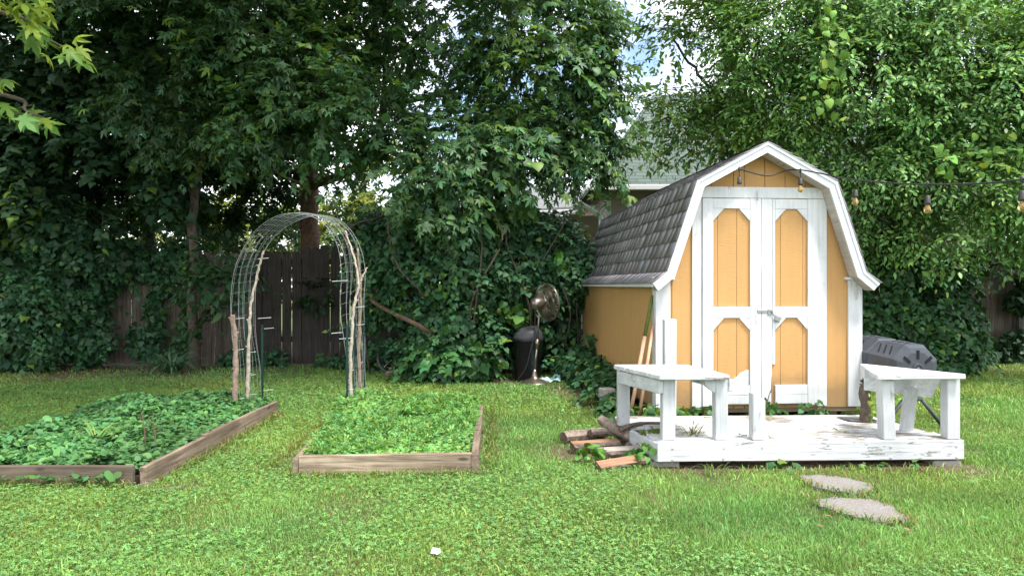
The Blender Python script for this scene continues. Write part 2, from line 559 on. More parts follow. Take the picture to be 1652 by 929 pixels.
def crown(name, parent, tmpl, blobs, per_m2, size, base, mat='leaf', tmpl2=None, frac=0.3, size2=None, var=0.25, young=0.05, sv=0.36, ycol=(0.17, 0.28, 0.055), **kw):
    p, a, n = spray_points(blobs, per_m2, **kw)
    keep = p[:, 2] > 0.05
    p, a, n = p[keep], a[keep], n[keep]
    tw = twig_mesh()
    me = leaves(name, tmpl, p, a, n, size * rng.normal(1, sv, len(p)).clip(.4, 1.8), palette(len(p), base, var, young, ycol, p) * (.66 + .68 * vnoise(p, 1.9))[:, None])
    parts = [me, tw]
    if tmpl2 is not None:      # a second leaf shape grows mixed in, in drifts
        p2, a2, n2 = spray_points([(c, r, d * frac) for c, r, d in blobs], per_m2, **kw)
        k2 = (p2[:, 2] > .05) & (vnoise(p2, 1.2) > .38); p2, a2, n2 = p2[k2], a2[k2], n2[k2]
        parts.append(leaves('b', tmpl2, p2, a2, n2, (size2 or size) * rng.normal(1, sv, len(p2)).clip(.4, 1.8), palette(len(p2), np.array(base) * np.array([1.05, 1.1, .8]), var, young, ycol, p2)))
    me = merge(name, parts)
    return obj(name, me, M[mat], parent) if parent is not False else me


def limb(bm, pts, r0, r1, n=7, k=6, wob=0.03):
    q = spline(pts, k)
    m = len(q)
    q = [p + Vector((random.uniform(-wob, wob), random.uniform(-wob, wob), 0)) for p in q]
    tube(bm, q, [r0 + (r1 - r0) * (i / (m - 1)) ** 0.8 for i in range(m)], n)


def tree(name, label, base, trunk_pts, r, limbs, crown_fn, bark='bark', group=None, cat='tree'):
    t = thing(name, label, cat, base, group)
    bm = NB()
    limb(bm, trunk_pts, r, r * 0.45, 10)
    # root flare
    limb(bm, [Vector(trunk_pts[0]) - Vector((0, 0, 0.1)), Vector(trunk_pts[0]) + Vector((0, 0, 0.35))], r * 1.5, r * 1.0, 10, wob=0)
    for pts, r0 in limbs: limb(bm, pts, r0, r0 * 0.3, 6)
    obj('trunk', bm, M[bark], t, True)
    crown_fn(t)
    return t


def surf_leaves(pts, nrm, base, size, tmpl, var=0.25, young=0.04, down=0.7, tilt=0.45, sv=0.28, ycol=(0.16, 0.24, 0.035), up=0.25):
    """leaves hung on a surface: tips down and out, faces turned outward"""
    n = len(pts)
    ax = np.array([0, 0, -1.0]) * down + rng.normal(size=(n, 3)) * 0.5 + nrm * 0.35
    nm = nrm + rng.normal(size=(n, 3)) * tilt + np.array([0, 0, up])
    return leaves('foliage', tmpl, pts, ax, nm, size * rng.normal(1, sv, n).clip(.45, 1.7), palette(n, base, var, young, ycol, pts))


def mound(blobs, per_m2, depth=0.3, back=0.4, wob=0.30, gap=0.0, gs=1.6):
    """points and outward normals on lumpy blob shells"""
    PP, NN = [], []
    for c, r, dn in blobs:
        r = np.array(r, float); c = np.array(c, float)
        area = 4 * math.pi * ((r[0] * r[1]) ** 1.6 / 3 + (r[0] * r[2]) ** 1.6 / 3 + (r[1] * r[2]) ** 1.6 / 3) ** (1 / 1.6)
        n = int(area * per_m2 * dn)
        d = unit(rng.normal(size=(n * 2, 3))); d = d[d[:, 1] < back][:n]
        out = unit(d / r)
        p = c + d * r * (1 + wob * 2 * (vnoise(c + d * r, 1.5) - .5) + .5 * wob * 2 * (vnoise(c + d * r, 4.0) - .5))[:, None]
        p = p - out * (depth * rng.random(len(p)) ** 1.5)[:, None]
        k = p[:, 2] > 0.02
        if gap: k &= vnoise(p, gs) > gap
        PP.append(p[k]); NN.append(out[k])
    return np.concatenate(PP), np.concatenate(NN)


# ------------------------------------------------------------------ ground
def in_poly(x, y, poly):
    c = np.zeros(len(x), bool)
    n = len(poly)
    for i in range(n):
        x0, y0 = poly[i]; x1, y1 = poly[(i + 1) % n]
        cond = ((y0 > y) != (y1 > y))
        xi = (x1 - x0) * (y - y0) / ((y1 - y0) if y1 != y0 else 1e-9) + x0
        c ^= cond & (x < xi)
    return c


STONE1 = [(1.84, 4.65), (1.96, 4.68), (2.10, 4.62), (2.22, 4.46), (2.16, 4.32), (2.03, 4.24), (1.90, 4.30), (1.82, 4.44)]
STONE2 = [(1.73, 4.15), (1.87, 4.17), (2.06, 4.14), (2.10, 4.00), (2.07, 3.75), (1.98, 3.70), (1.87, 3.76), (1.77, 3.86), (1.71, 3.99)]
DECK = [(0.975, 4.86), (3.07, 4.93), (2.93, 5.95), (0.80, 5.88)]
SHED = [(1.29, 6.45), (3.16, 6.61), (2.85, 10.36), (0.98, 10.20)]
BED_L = [(-3.52, 4.50), (-2.25, 4.50), (-2.27, 6.92), (-3.55, 6.92)]
BED_R = [(-1.42, 4.74), (-0.23, 4.74), (-0.30, 7.05), (-1.56, 7.05)]


def seg_d(x, y, ax, ay, bx, by):
    dx, dy = bx - ax, by - ay
    t = (((x - ax) * dx + (y - ay) * dy) / (dx * dx + dy * dy)).clip(0, 1)
    return np.hypot(x - ax - t * dx, y - ay - t * dy)


def bare(x, y):
    """0 lawn .. 1 bare earth"""
    p = np.stack([x, y, 0 * x], 1)
    n = vnoise(p, 1.3) * 0.6 + vnoise(p, 4.0) * 0.4
    d = np.zeros(len(x))

    def add(dist, r, amt=1.0):
        np.maximum(d, amt * (1 - (dist + (n - .5) * r * 1.5) / r).clip(0, 1) ** 0.6, out=d)
    add(seg_d(x, y, -10, 10.55, -3.6, 10.7), 1.9)
    add(seg_d(x, y, -8.5, 9.6, -4.0, 9.5), 0.7, 0.75)
    add(seg_d(x, y, -9.5, 11.0, -3.2, 11.0), 0.9)
    add(seg_d(x, y, -7.5, 10.3, -4.2, 10.1), 0.6, 0.9)
    add(seg_d(x, y, -3.0, 10.9, 1.0, 10.2), 0.8)
    add(seg_d(x, y, -0.1, 9.45, 0.75, 9.35), 0.55)
    add(seg_d(x, y, 0.55, 8.8, 0.95, 6.9), 0.28)
    add(seg_d(x, y, 0.40, 5.4, 0.75, 5.1), 0.33, 0.9)
    add(seg_d(x, y, 1.05, 4.86, 3.0, 4.93), 0.24, 1.0)
    add(seg_d(x, y, -2.17, 4.6, -2.18, 6.9), 0.12, 0.6)
    add(seg_d(x, y, -1.55, 4.9, -1.62, 6.4), 0.16, 0.7)
    add(seg_d(x, y, -2.3, 4.40, -1.95, 4.45), 0.13, 0.8)
    add(seg_d(x, y, -0.16, 4.8, -0.2, 6.9), 0.10, 0.6)
    add(seg_d(x, y, 5.0, 10.6, 9.5, 10.6), 0.9, 0.9)
    add(seg_d(x, y, 3.9, 9.6, 5.5, 9.3), 0.35, 0.6)
    add(np.minimum(seg_d(x, y, 1.85, 4.36, 2.2, 4.4), seg_d(x, y, 1.74, 3.98, 2.05, 3.78)), 0.26, 0.55)
    d = np.maximum(d, 0.42 * ((vnoise(p, 1.3) - 0.64) / 0.12).clip(0, 1) * ((vnoise(p, 5) - .35) / .2).clip(0, 1))
    for poly, a in ((DECK, 1.0), (SHED, 1.0), (BED_L, .7), (BED_R, .4)):
        d = np.where(in_poly(x, y, poly), np.maximum(d, a), d)
    return d


def ground_z(x, y):
    p = np.stack([x, y, 0 * x], 1)
    return (vnoise(p, 0.7) - 0.5) * 0.03 * ((np.hypot(x, y - 7) < 14)) + (vnoise(p, 3.0) - .5) * 0.012


def build_ground():
    far = np.array([400, 200, 100, 60, 40, 28, 20, 16])
    xs = np.concatenate([-far, np.arange(-13, 13.01, 0.09), far[::-1]])
    ys = np.concatenate([-far[:6], np.arange(-8, 2, 1.0), np.arange(2, 13, 0.09), [14, 16, 20, 28, 40, 60, 100, 200, 400]])
    X, Y = np.meshgrid(xs, ys)
    x, y = X.ravel(), Y.ravel()
    z = ground_z(x, y)
    d = bare(x, y)
    nx, ny = len(xs), len(ys)
    i = np.arange(nx * ny).reshape(ny, nx)
    f = np.stack([i[:-1, :-1], i[:-1, 1:], i[1:, 1:], i[1:, :-1]], -1).reshape(-1, 4)
    me = mesh_from('ground', np.stack([x, y, z], 1), f, np.stack([d, d, d], 1))
    t = NT('lawn soil')
    at = t.n('ShaderNodeAttribute'); at.attribute_name = 'Col'
    v = t.coords()
    a = t.noise(v, 3.5, 6, 0.65); b = t.noise(v, 45, 5, 0.7); c = t.noise(v, 130, 3, 0.7)
    lawn = t.mix(t.ramp(b, [(0.3, 0), (0.7, 1)]), (0.035, 0.05, 0.018), (0.10, 0.16, 0.04))
    lawn = t.mix(t.ramp(a, [(0.55, 0), (0.75, 0.5)]), lawn, (0.13, 0.10, 0.05))
    earth = t.mix(t.ramp(b, [(0.3, 0), (0.7, 1)]), (0.075, 0.052, 0.036), (0.20, 0.145, 0.10))
    earth = t.mix(t.ramp(c, [(0.62, 0), (0.7, 0.8)]), earth, (0.30, 0.22, 0.14))
    t.pbr(t.mix(at.outputs['Color'], lawn, earth), 0.95, normal=t.bump(b, 0.9, 0.02), spec=0.15)
    o = obj('ground', me, t.m)
    tag(o, 'grassy back yard ground with bare brown earth along the fence', 'ground', kind='structure')


def scatter(n, y0, y1, margin=1.7):
    y = rng.uniform(y0, y1, n)
    x = (rng.random(n) * 2 - 1) * (0.706 * y + margin)
    return x, y


BLOCK = [DECK, STONE1, STONE2, [(-3.6, 4.38), (-2.2, 4.38), (-2.2, 6.96), (-3.6, 6.96)], BED_R,
         [(-1.46, 4.66), (-0.16, 4.66), (-0.16, 4.78), (-1.46, 4.78)], SHED]


def lawn_ok(x, y, keep_bare=0.06):
    ok = rng.random(len(x)) > bare(x, y) * (1 - keep_bare)
    for poly in BLOCK: ok &= ~in_poly(x, y, poly)
    ok &= y < 11.2
    return ok


def blades(x, y, h, w, lean, base, straw=0.045):
    n = len(x)
    z = ground_z(x, y) - 0.004
    p = np.stack([x, y, z], 1)
    a = rng.uniform(0, 2 * math.pi, n); b = rng.uniform(0, 2 * math.pi, n)
    side = np.stack([np.cos(a), np.sin(a), 0 * a], 1) * (w / 2)[:, None]
    ln = np.stack([np.cos(b), np.sin(b), 0 * b], 1) * (lean * h)[:, None]
    up = np.array([0, 0, 1.0]) * h[:, None]
    v = np.stack([p - side, p + side, p + side * .8 + ln * .35 + up * .6, p - side * .8 + ln * .35 + up * .6, p + ln + up * (1 - .25 * lean)[:, None]], 1)
    i = (np.arange(n) * 5)[:, None]
    f = np.concatenate([i + np.array([[0, 1, 2]]), i + np.array([[0, 2, 3]]), i + np.array([[3, 2, 4]])])
    patch = vnoise(p, 0.8)[:, None]; patch2 = vnoise(p + 31, 2.7)[:, None]
    c = np.array(base) * (0.72 + 0.62 * patch2) * rng.normal(1, .2, (n, 1)).clip(.5, 1.6)
    c = c * np.concatenate([0.85 + 0.55 * patch, np.ones((n, 1)), 1.1 - .3 * patch], 1)
    st = rng.random(n) < straw * (0.4 + 2.2 * patch2[:, 0])
    c[st] = np.array([0.30, 0.235, 0.10]) * rng.normal(1, .2, (st.sum(), 1)).clip(.5, 1.5)
    return mesh_from('grass', v.reshape(-1, 3), f, np.repeat(c, 5, 0))


def build_grass():
    parts = []
    for n, y0, y1, h0, w0 in ((300000, 2.7, 4.6, .030, .0036), (270000, 4.6, 7.2, .033, .0055), (195000, 7.2, 11.3, .038, .009)):
        x, y = scatter(n, y0, y1)
        k = lawn_ok(x, y); x, y = x[k], y[k]
        hn = vnoise(np.stack([x, y, 0 * x], 1), 2.2)
        h = h0 * rng.uniform(0.55, 1.25, len(x)) * (0.6 + 0.8 * hn)
        parts.append(blades(x, y, h, w0 * rng.uniform(.6, 1.3, len(x)), rng.uniform(.15, .9, len(x)), (0.188, 0.345, 0.085)))
    # taller tufts
    x, y = scatter(1800, 2.8, 10.5); k = lawn_ok(x, y, .3); x, y = x[k], y[k]
    x = np.repeat(x, 7) + rng.normal(0, .02, len(x) * 7); y = np.repeat(y, 7) + rng.normal(0, .02, len(y) * 7)
    parts.append(blades(x, y, rng.uniform(.04, .08, len(x)), .004 + .0006 * y, rng.uniform(.3, 1.1, len(x)), (0.20, 0.36, 0.09)))
    # flattened dry thatch lying in drifts
    x, y = scatter(70000, 2.8, 10.5); q = np.stack([x, y, 0 * x], 1)
    k = lawn_ok(x, y, .2) & (vnoise(q + 7, 1.5) * .6 + vnoise(q, 6) * .4 > .56); x, y = x[k], y[k]
    parts.append(blades(x, y, rng.uniform(.012, .03, len(x)), .003 + .0006 * y, rng.uniform(1.2, 2.6, len(x)), (.30, .27, .12), .6))
    # grass that stands against the boards, the deck and the edges of the stones
    ex, ey = [], []
    for (ax, ay, bx, by), m in (((-3.5, 4.36, -2.3, 4.36), 500), ((-2.17, 4.5, -2.18, 6.9), 900), ((-1.45, 4.64, -.2, 4.64), 700), ((-.14, 4.8, -.2, 7.0), 700), ((-1.62, 4.8, -1.66, 7), 500),
                                ((1.0, 4.76, 3.05, 4.83), 160), ((3.14, 5.0, 3.0, 5.9), 500)):
        s = rng.random(m); ex.append(ax + (bx - ax) * s + rng.normal(0, .025, m)); ey.append(ay + (by - ay) * s + rng.normal(0, .02, m))
    for poly in (STONE1, STONE2):
        for i in range(len(poly)):
            a, b = poly[i], poly[(i + 1) % len(poly)]; s = rng.random(60)
            ex.append(a[0] + (b[0] - a[0]) * s + rng.normal(0, .012, 60)); ey.append(a[1] + (b[1] - a[1]) * s + rng.normal(0, .012, 60))
    x, y = np.concatenate(ex), np.concatenate(ey)
    parts.append(blades(x, y, rng.uniform(.03, .085, len(x)), np.full(len(x), .006), rng.uniform(.3, 1.2, len(x)), (0.12, 0.21, 0.04), .15))
    o = obj('grass', merge('grass', parts), M['grass'])
    tag(o, 'short mown green lawn grass covering the back yard', 'grass', kind='stuff')
    # low clover and creeping weeds between the blades
    parts = []
    for n, y0, y1, sz in ((120000, 2.7, 5.2, .0100), (90000, 5.2, 10.9, .0155)):
        x, y = scatter(n, y0, y1)
        p = np.stack([x, y, 0 * x], 1)
        cn = vnoise(p, 0.75) * .65 + vnoise(p, 2.9) * .35
        left = (0.17 * (-x / 3.5).clip(-1, 1)) - .03
        k = (cn + left > 0.43 + 0.25 * rng.random(n) - .12) & lawn_ok(x, y); p = p[k]
        p[:, 2] = ground_z(p[:, 0], p[:, 1]) + rng.uniform(.008, .038, len(p))
        m = len(p)
        ax = np.stack([rng.normal(size=m), rng.normal(size=m), rng.normal(size=m) * .2], 1)
        nm = np.stack([rng.normal(size=m) * .35, rng.normal(size=m) * .35 - .15, np.ones(m)], 1)
        parts.append(leaves('c', T_CLOVER, p, ax, nm, sz * rng.uniform(.6, 1.5, m) * 1.5, palette(m, (0.16, 0.325, 0.09), .30, .05, (.22, .32, .07))))
    o = obj('clover', merge('clover', parts), M['herb'])
    tag(o, 'low clover and creeping weeds spread through the lawn', 'ground cover', kind='stuff')


build_ground()
build_grass()

# ================================================================== SHED
M['inner'] = wood('split red wood', (0.20, 0.10, 0.065), (0.46, 0.25, 0.15), 0, None, 0.85, True, 0.9)
M['inner_grey'] = wood('grey split wood', (0.20, 0.16, 0.14), (0.52, 0.44, 0.39), 0, None, 0.85, True, 0.9)

SW, SL, CX, ZB = 1.88, 3.76, 0.94, 0.127
SM = Matrix.Translation((1.29, 6.45, 0)) @ Matrix.Rotation(R(4.79), 4, 'Z')
PROF = [(1.03, 1.245), (0.90, 1.35), (0.635, 2.14), (0.0, 2.484)]


def shed_top(x):
    h = abs(x - CX)
    pr = [(0.0, 2.462), (0.635, 2.116), (0.885, 1.345), (0.95, 1.29)]
    for (a, za), (b, zb) in zip(pr, pr[1:]):
        if h <= b: return za + (zb - za) * (h - a) / (b - a)
    return 1.29


def build_shed():
    t = thing('garden_shed', 'small ochre barn shed with white trim, double doors and grey shingled gambrel roof', 'shed', SM, local=True)
    # front wall: vertical boards with grooves
    bm = NB()
    gx = [0.0, .135, .33, .5, .7, .80, .99, 1.18, 1.37, 1.565, 1.79, 1.88]
    for a, b in zip(gx, gx[1:]):
        a2, b2 = a + .003, b - .003
        brk = [x for x in (CX - .885, CX - .635, CX, CX + .635, CX + .885) if a2 < x < b2]
        xs = [a2] + brk + [b2]
        prism(bm, [(a2, 0, ZB), (b2, 0, ZB)] + [(x, 0, shed_top(x)) for x in xs[::-1]], (0, .012, 0))
    obj('front_wall', bm, M['ochre'], t)
    xs = [0.0, CX - .885, CX - .635, CX, CX + .635, CX + .885, SW]
    for nm, y in (('wall_backing', 0.014), ('back_wall', SL - .03)):
        bm = NB()
        prism(bm, [(0.004, y, ZB + .002), (SW - .004, y, ZB + .002)] + [(min(max(x, .004), SW - .004), y, shed_top(x) - .004) for x in xs[::-1]], (0, .02, 0))
        obj(nm, bm, M['groove'] if y < 1 else M['ochre_side'], t)
    for s, x0 in ((-1, 0.0), (1, SW)):
        bm = NB(); y = 0.002
        while y < SL - .01:
            y2 = min(y + .1016, SL)
            xa, xb = (x0, x0 + .012) if s < 0 else (x0 - .012, x0)
            box(bm, xa, xb, y + .0035, y2 - .0035, ZB, 1.288)
            y = y2
        box(bm, x0 + (.013 if s < 0 else -.033), x0 + (.033 if s < 0 else -.013), .036, SL - .032, ZB + .003, 1.286)
        obj('side_wall', bm, M['ochre_side'], t)
    # trim boards
    for x0, x1 in ((-.018, .115), (SW - .115, SW + .018)):
        bm = NB(); box(bm, x0, x1, -.022, -.001, ZB + .005, 1.276, bev=.002)
        s = x0 if x0 < 0 else SW + .001
        box(bm, s, s + .017, 0.0, .09, ZB + .005, 1.276, bev=.002)
        obj('corner_trim', bm, M['white'], t)
        bm = NB()
        if x0 < 0: box(bm, -.05, .15, -.045, -.002, 1.278, 1.302, bev=.002)
        else: box(bm, SW - .15, SW + .09, -.045, -.002, 1.278, 1.302, bev=.002)
        obj('eave_return', bm, M['trim'], t)
    for x0 in (-.018, SW + .001):
        bm = NB(); box(bm, x0, x0 + .017, SL - .085, SL + .002, ZB + .005, 1.284, bev=.002)
        obj('corner_trim', bm, M['white'], t)
    # skids and sill
    bm = NB()
    for x in (.12, .9, 1.66): box(bm, x - .05, x + .05, .08, SL - .1, 0.0, ZB - .045, bev=.004)
    box(bm, .03, SW - .03, .03, SL - .03, ZB - .044, ZB - .001)
    box(bm, .02, SW - .02, .012, .03, ZB - .04, ZB - .002)
    obj('floor_skid', bm, M['bare'], t)
    # roof boards: overhanging deck seen from below
    bm = NB()
    full = [(CX - h, z) for h, z in PROF] + [(CX + h, z) for h, z in PROF[::-1][1:]]
    inner = []
    for i, (x, z) in enumerate(full):
        inner.append((x, z - .02 if 0 < i < len(full) - 1 else z - .012))
    for i in range(len(full) - 1):
        a, b, c, d = full[i], full[i + 1], inner[i + 1], inner[i]
        prism(bm, [(a[0], -.149, a[1]), (b[0], -.149, b[1]), (c[0], -.149, c[1]), (d[0], -.149, d[1])], (0, SL + .25, 0))
    obj('roof_soffit', bm, M['soffit'], t)
    # white rake boards on the front gable and the back one
    for y0 in (-.172, SL + .102):
        bm = NB()
        W = .082
        segs = list(zip(full, full[1:]))
        nrm = []
        for a, b in segs:
            d = Vector((b[0] - a[0], b[1] - a[1])).normalized(); nrm.append(Vector((d.y, -d.x)))
        inn = []
        for i, p in enumerate(full):
            n0 = nrm[max(i - 1, 0)]; n1 = nrm[min(i, len(nrm) - 1)]
            m = (n0 + n1).normalized(); inn.append((p[0] + m.x * W / max(m.dot(n0), .4), p[1] + m.y * W / max(m.dot(n0), .4)))
        for i in range(len(segs)):
            a, b, c, d = full[i], full[i + 1], inn[i + 1], inn[i]
            prism(bm, [(p[0], y0, p[1] + .002) for p in (a, b, c, d)], (0, .022, 0))
        if y0 < 0:           # boxed soffit closing the overhang at the foot of the rake boards
            sf = NB()
            for i in range(len(segs)):
                c, d_ = Vector(inn[i]), Vector(inn[i + 1])
                c2 = c - .010 * (c - Vector(full[i])).normalized(); d2 = d_ - .010 * (d_ - Vector(full[i + 1])).normalized()
                prism(sf, [(p.x, -.149, p.y + .002) for p in (c, d_, d2, c2)], (0, .127, 0))
            obj('gable_soffit', sf, M['soffit'], t)
        # thin upper strip that carries the shingle edge
        for i in range(len(segs)):
            a, b = full[i], full[i + 1]
            m0 = Vector(a) + .026 * (Vector(inn[i]) - Vector(a)).normalized(); m1 = Vector(b) + .026 * (Vector(inn[i + 1]) - Vector(b)).normalized()
            yy = y0 - .010 if y0 < 0 else y0 + .022
            prism(bm, [(a[0], yy, a[1] + .003), (b[0], yy, b[1] + .003), (m1.x, yy, m1.y), (m0.x, yy, m0.y)], (0, .0098, 0))
        obj('rake_trim', bm, M['trim'], t)
    for s in (-1, 1):
        bm = NB(); x = CX + s * 1.03
        box(bm, min(x, x - s * .016), max(x, x - s * .016), -.148, SL + .1, 1.215, 1.244)
        obj('eave_fascia', bm, M['trim'], t)
    # shingles: every course a row of tabs with its own tone and thickness
    V, Fc, Cc = [], [], []
    for s in (-1, 1):
        for (h0, z0), (h1, z1), nc in ((PROF[0], PROF[1], 1), (PROF[1], PROF[2], 6), (PROF[2], PROF[3], 6)):
            a = Vector((CX + s * h0, 0, z0)); b = Vector((CX + s * h1, 0, z1))
            L = (b - a).length; d = (b - a) / L; n = Vector((-d.z, 0, d.x)) * (-s)
            if n.z < 0: n = -n
            e = L / nc
            for c in range(nc):
                y = -.186 - random.random() * .1
                droop = .02 if (nc == 1) else .006
                while y < SL + .12:
                    w = random.choice((.12, .15, .18, .22)); y2 = min(y + w, SL + .125)
                    ya = max(y, -.186)
                    if y2 - ya > .012:
                        thick = random.choice((.013, .014, .016)); low = random.uniform(0, droop * .6) + .003
                        if thick > .015: low += .003
                        p = a + d * (c * e - low); q = a + d * (c * e + e + .004)
                        base = len(V)
                        for yy in (ya, y2):
                            V += [p + d * .016 + n * .001 + Vector((0, yy, 0)), p + n * (thick + .002 + random.uniform(0, .002)) + Vector((0, yy, 0)), q + n * .004 + Vector((0, yy, 0)), q + n * .0005 + Vector((0, yy, 0))]
                        i = base
                        Fc += [(i, i + 1, i + 5, i + 4), (i + 1, i + 2, i + 6, i + 5), (i, i + 3, i + 2, i + 1), (i + 4, i + 5, i + 6, i + 7)]
                        g = random.choice((.24, .28, .33, .38, .30)) * random.uniform(.92, 1.08)
                        tint = random.random()
                        col = (g * (1.05 + .08 * tint), g, g * (1.13 - .08 * tint))
                        Cc += [col] * 8
                    y = y2
    y = -.186
    while y < SL + .1:            # ridge caps
        y2 = y + .14; g = random.uniform(.08, .15); i = len(V)
        for yy, up in ((y, .022), (y2 + .02, .012)):
            V += [Vector((CX - .12, yy, 2.484 - .065 + up)), Vector((CX, yy, 2.484 + up)), Vector((CX + .12, yy, 2.484 - .065 + up))]
        Fc += [(i, i + 1, i + 4, i + 3), (i + 1, i + 2, i + 5, i + 4)]; Cc += [(g * 1.05, g, g)] * 6
        y = y2
    obj('roof_shingles', mesh_from('roof_shingles', np.array([tuple(v) for v in V]), np.array(Fc), np.array(Cc)), M['shingle'], t)
    # door surround
    fy0, fy1 = -.020, -.001
    bm = NB()
    box(bm, .314, .401, fy0, fy1, .14, 2.008, bev=.002)
    box(bm, 1.476, 1.563, fy0, fy1, .14, 2.008, bev=.002)
    prism(bm, [(.345, fy0 - .003, 2.0105), (1.563, fy0 - .003, 2.0105), (1.563, fy0 - .003, 2.052), (1.49, fy0 - .003, 2.108), (.39, fy0 - .003, 2.108), (.345, fy0 - .003, 2.055)], (0, .021, 0))
    obj('door_casing', bm, M['white'], t)
    # doors
    for nm, x0, x1, sl, sr, grooves in (('L', .405, .945, .504, .841, (.55, .725)), ('R', .949, 1.472, 1.076, 1.377, (1.13, 1.34))):
        bm = NB()
        xs = [x0] + list(grooves) + [x1]
        for a, b in zip(xs, xs[1:]): box(bm, a + .002, b - .002, -.012, -.0005, .152, 2.004)
        door = obj('door', bm, M['ochre'], t, label='left door leaf with white splash at its foot' if nm == 'L' else 'right door leaf with padlock')
        y0, y1 = -.034, -.0125
        bm = NB()
        if nm == 'L':
            box(bm, x0, sl - .001, y0, y1, .152, 2.004, bev=.002); box(bm, sr + .001, x1, y0, y1, .152, 2.004, bev=.002)
        else:
            # the meeting stile is split and rotten at its foot
            prism(bm, [(x0, y0, .175), (x0 + .03, y0, .23), (x0 + .05, y0, .205), (x0 + .07, y0, .27), (x0 + .083, y0, .30), (x0 + .086, y0, .40), (x0 + .092, y0, .44), (x0 + .095, y0, 2.004), (x0, y0, 2.004)], (0, y1 - y0, 0))
            prism(bm, [(x0 + .045, y0 + .004, .152), (x0 + .088, y0 + .004, .152), (x0 + .088, y0 + .004, .27), (x0 + .074, y0 + .004, .245), (x0 + .06, y0 + .004, .19)], (0, .012, 0))
            box(bm, x0 + .1, sl - .001, y0 + .006, y1, .52, 2.004, bev=.002)
            box(bm, sr + .001, x1, y0, y1, .152, 2.004, bev=.002)
        if nm == 'L':
            # splash of white paint on the panel corner
            prism(bm, [(.635, -.015, .34), (.838, -.015, .34), (.838, -.015, .468), (.812, -.015, .472), (.785, -.015, .455), (.755, -.015, .445), (.725, -.015, .41), (.70, -.015, .40), (.68, -.015, .37), (.65, -.015, .362)], (0, .004, 0))
        ya, yb = y0 + .003, y1
        w = .098
        for za, zb in ((1.914, 2.003), (.938, 1.036)):
            box(bm, sl, sr, ya, yb, za, zb, bev=.002)
        box(bm, sl, sr, ya, yb, .247, .335, bev=.002); box(bm, sl, sr, ya, yb, .168, .244, bev=.002)
        for zt in (1.913, .937):
            prism(bm, [(sl, ya + .002, zt), (sl + w, ya + .002, zt), (sl, ya + .002, zt - .108)], (0, yb - ya - .002, 0))
            prism(bm, [(sr, ya + .002, zt), (sr, ya + .002, zt - .108), (sr - w, ya + .002, zt)], (0, yb - ya - .002, 0))
        obj('door_frame', bm, M['white'], door)
        if nm == 'L':
            bm = NB()
            box(bm, .905, 1.005, -.040, -.0345, .982, 1.012, bev=.002); box(bm, 1.0, 1.035, -.046, -.0345, .965, 1.018, bev=.003)
            obj('hasp', bm, M['steel'], door)
        else:
            bm = NB()
            box(bm, 1.06, 1.115, -.058, -.036, .905, .955, Matrix.Translation((1.085, 0, .93)) @ Matrix.Rotation(R(25), 4, 'Y') @ Matrix.Translation((-1.085, 0, -.93)), bev=.005)
            tube(bm, spline([(1.045, -.047, .97), (1.04, -.047, .995), (1.02, -.047, 1.0), (1.06, -.047, .955), (1.07, -.047, .94)]), .005, 6)
            obj('padlock', bm, M['steel'], door)
            bm = NB()
            prism(bm, [(x0 + .055, -.0142, .155), (x0 + .094, -.0142, .155), (x0 + .10, -.0142, .30), (x0 + .087, -.0142, .45), (x0 + .075, -.0142, .31), (x0 + .05, -.0142, .26)], (0, .0012, 0))
            obj('rotten_patch', bm, M['bare'], door)
    bm = NB()
    tube(bm, [(.90, -.040, 2.045), (.90, -.042, 2.07), (.903, -.044, 2.0), (.908, -.05, 1.985)], .004, 6)
    obj('door_hook', bm, M['steel'], t)


build_shed()


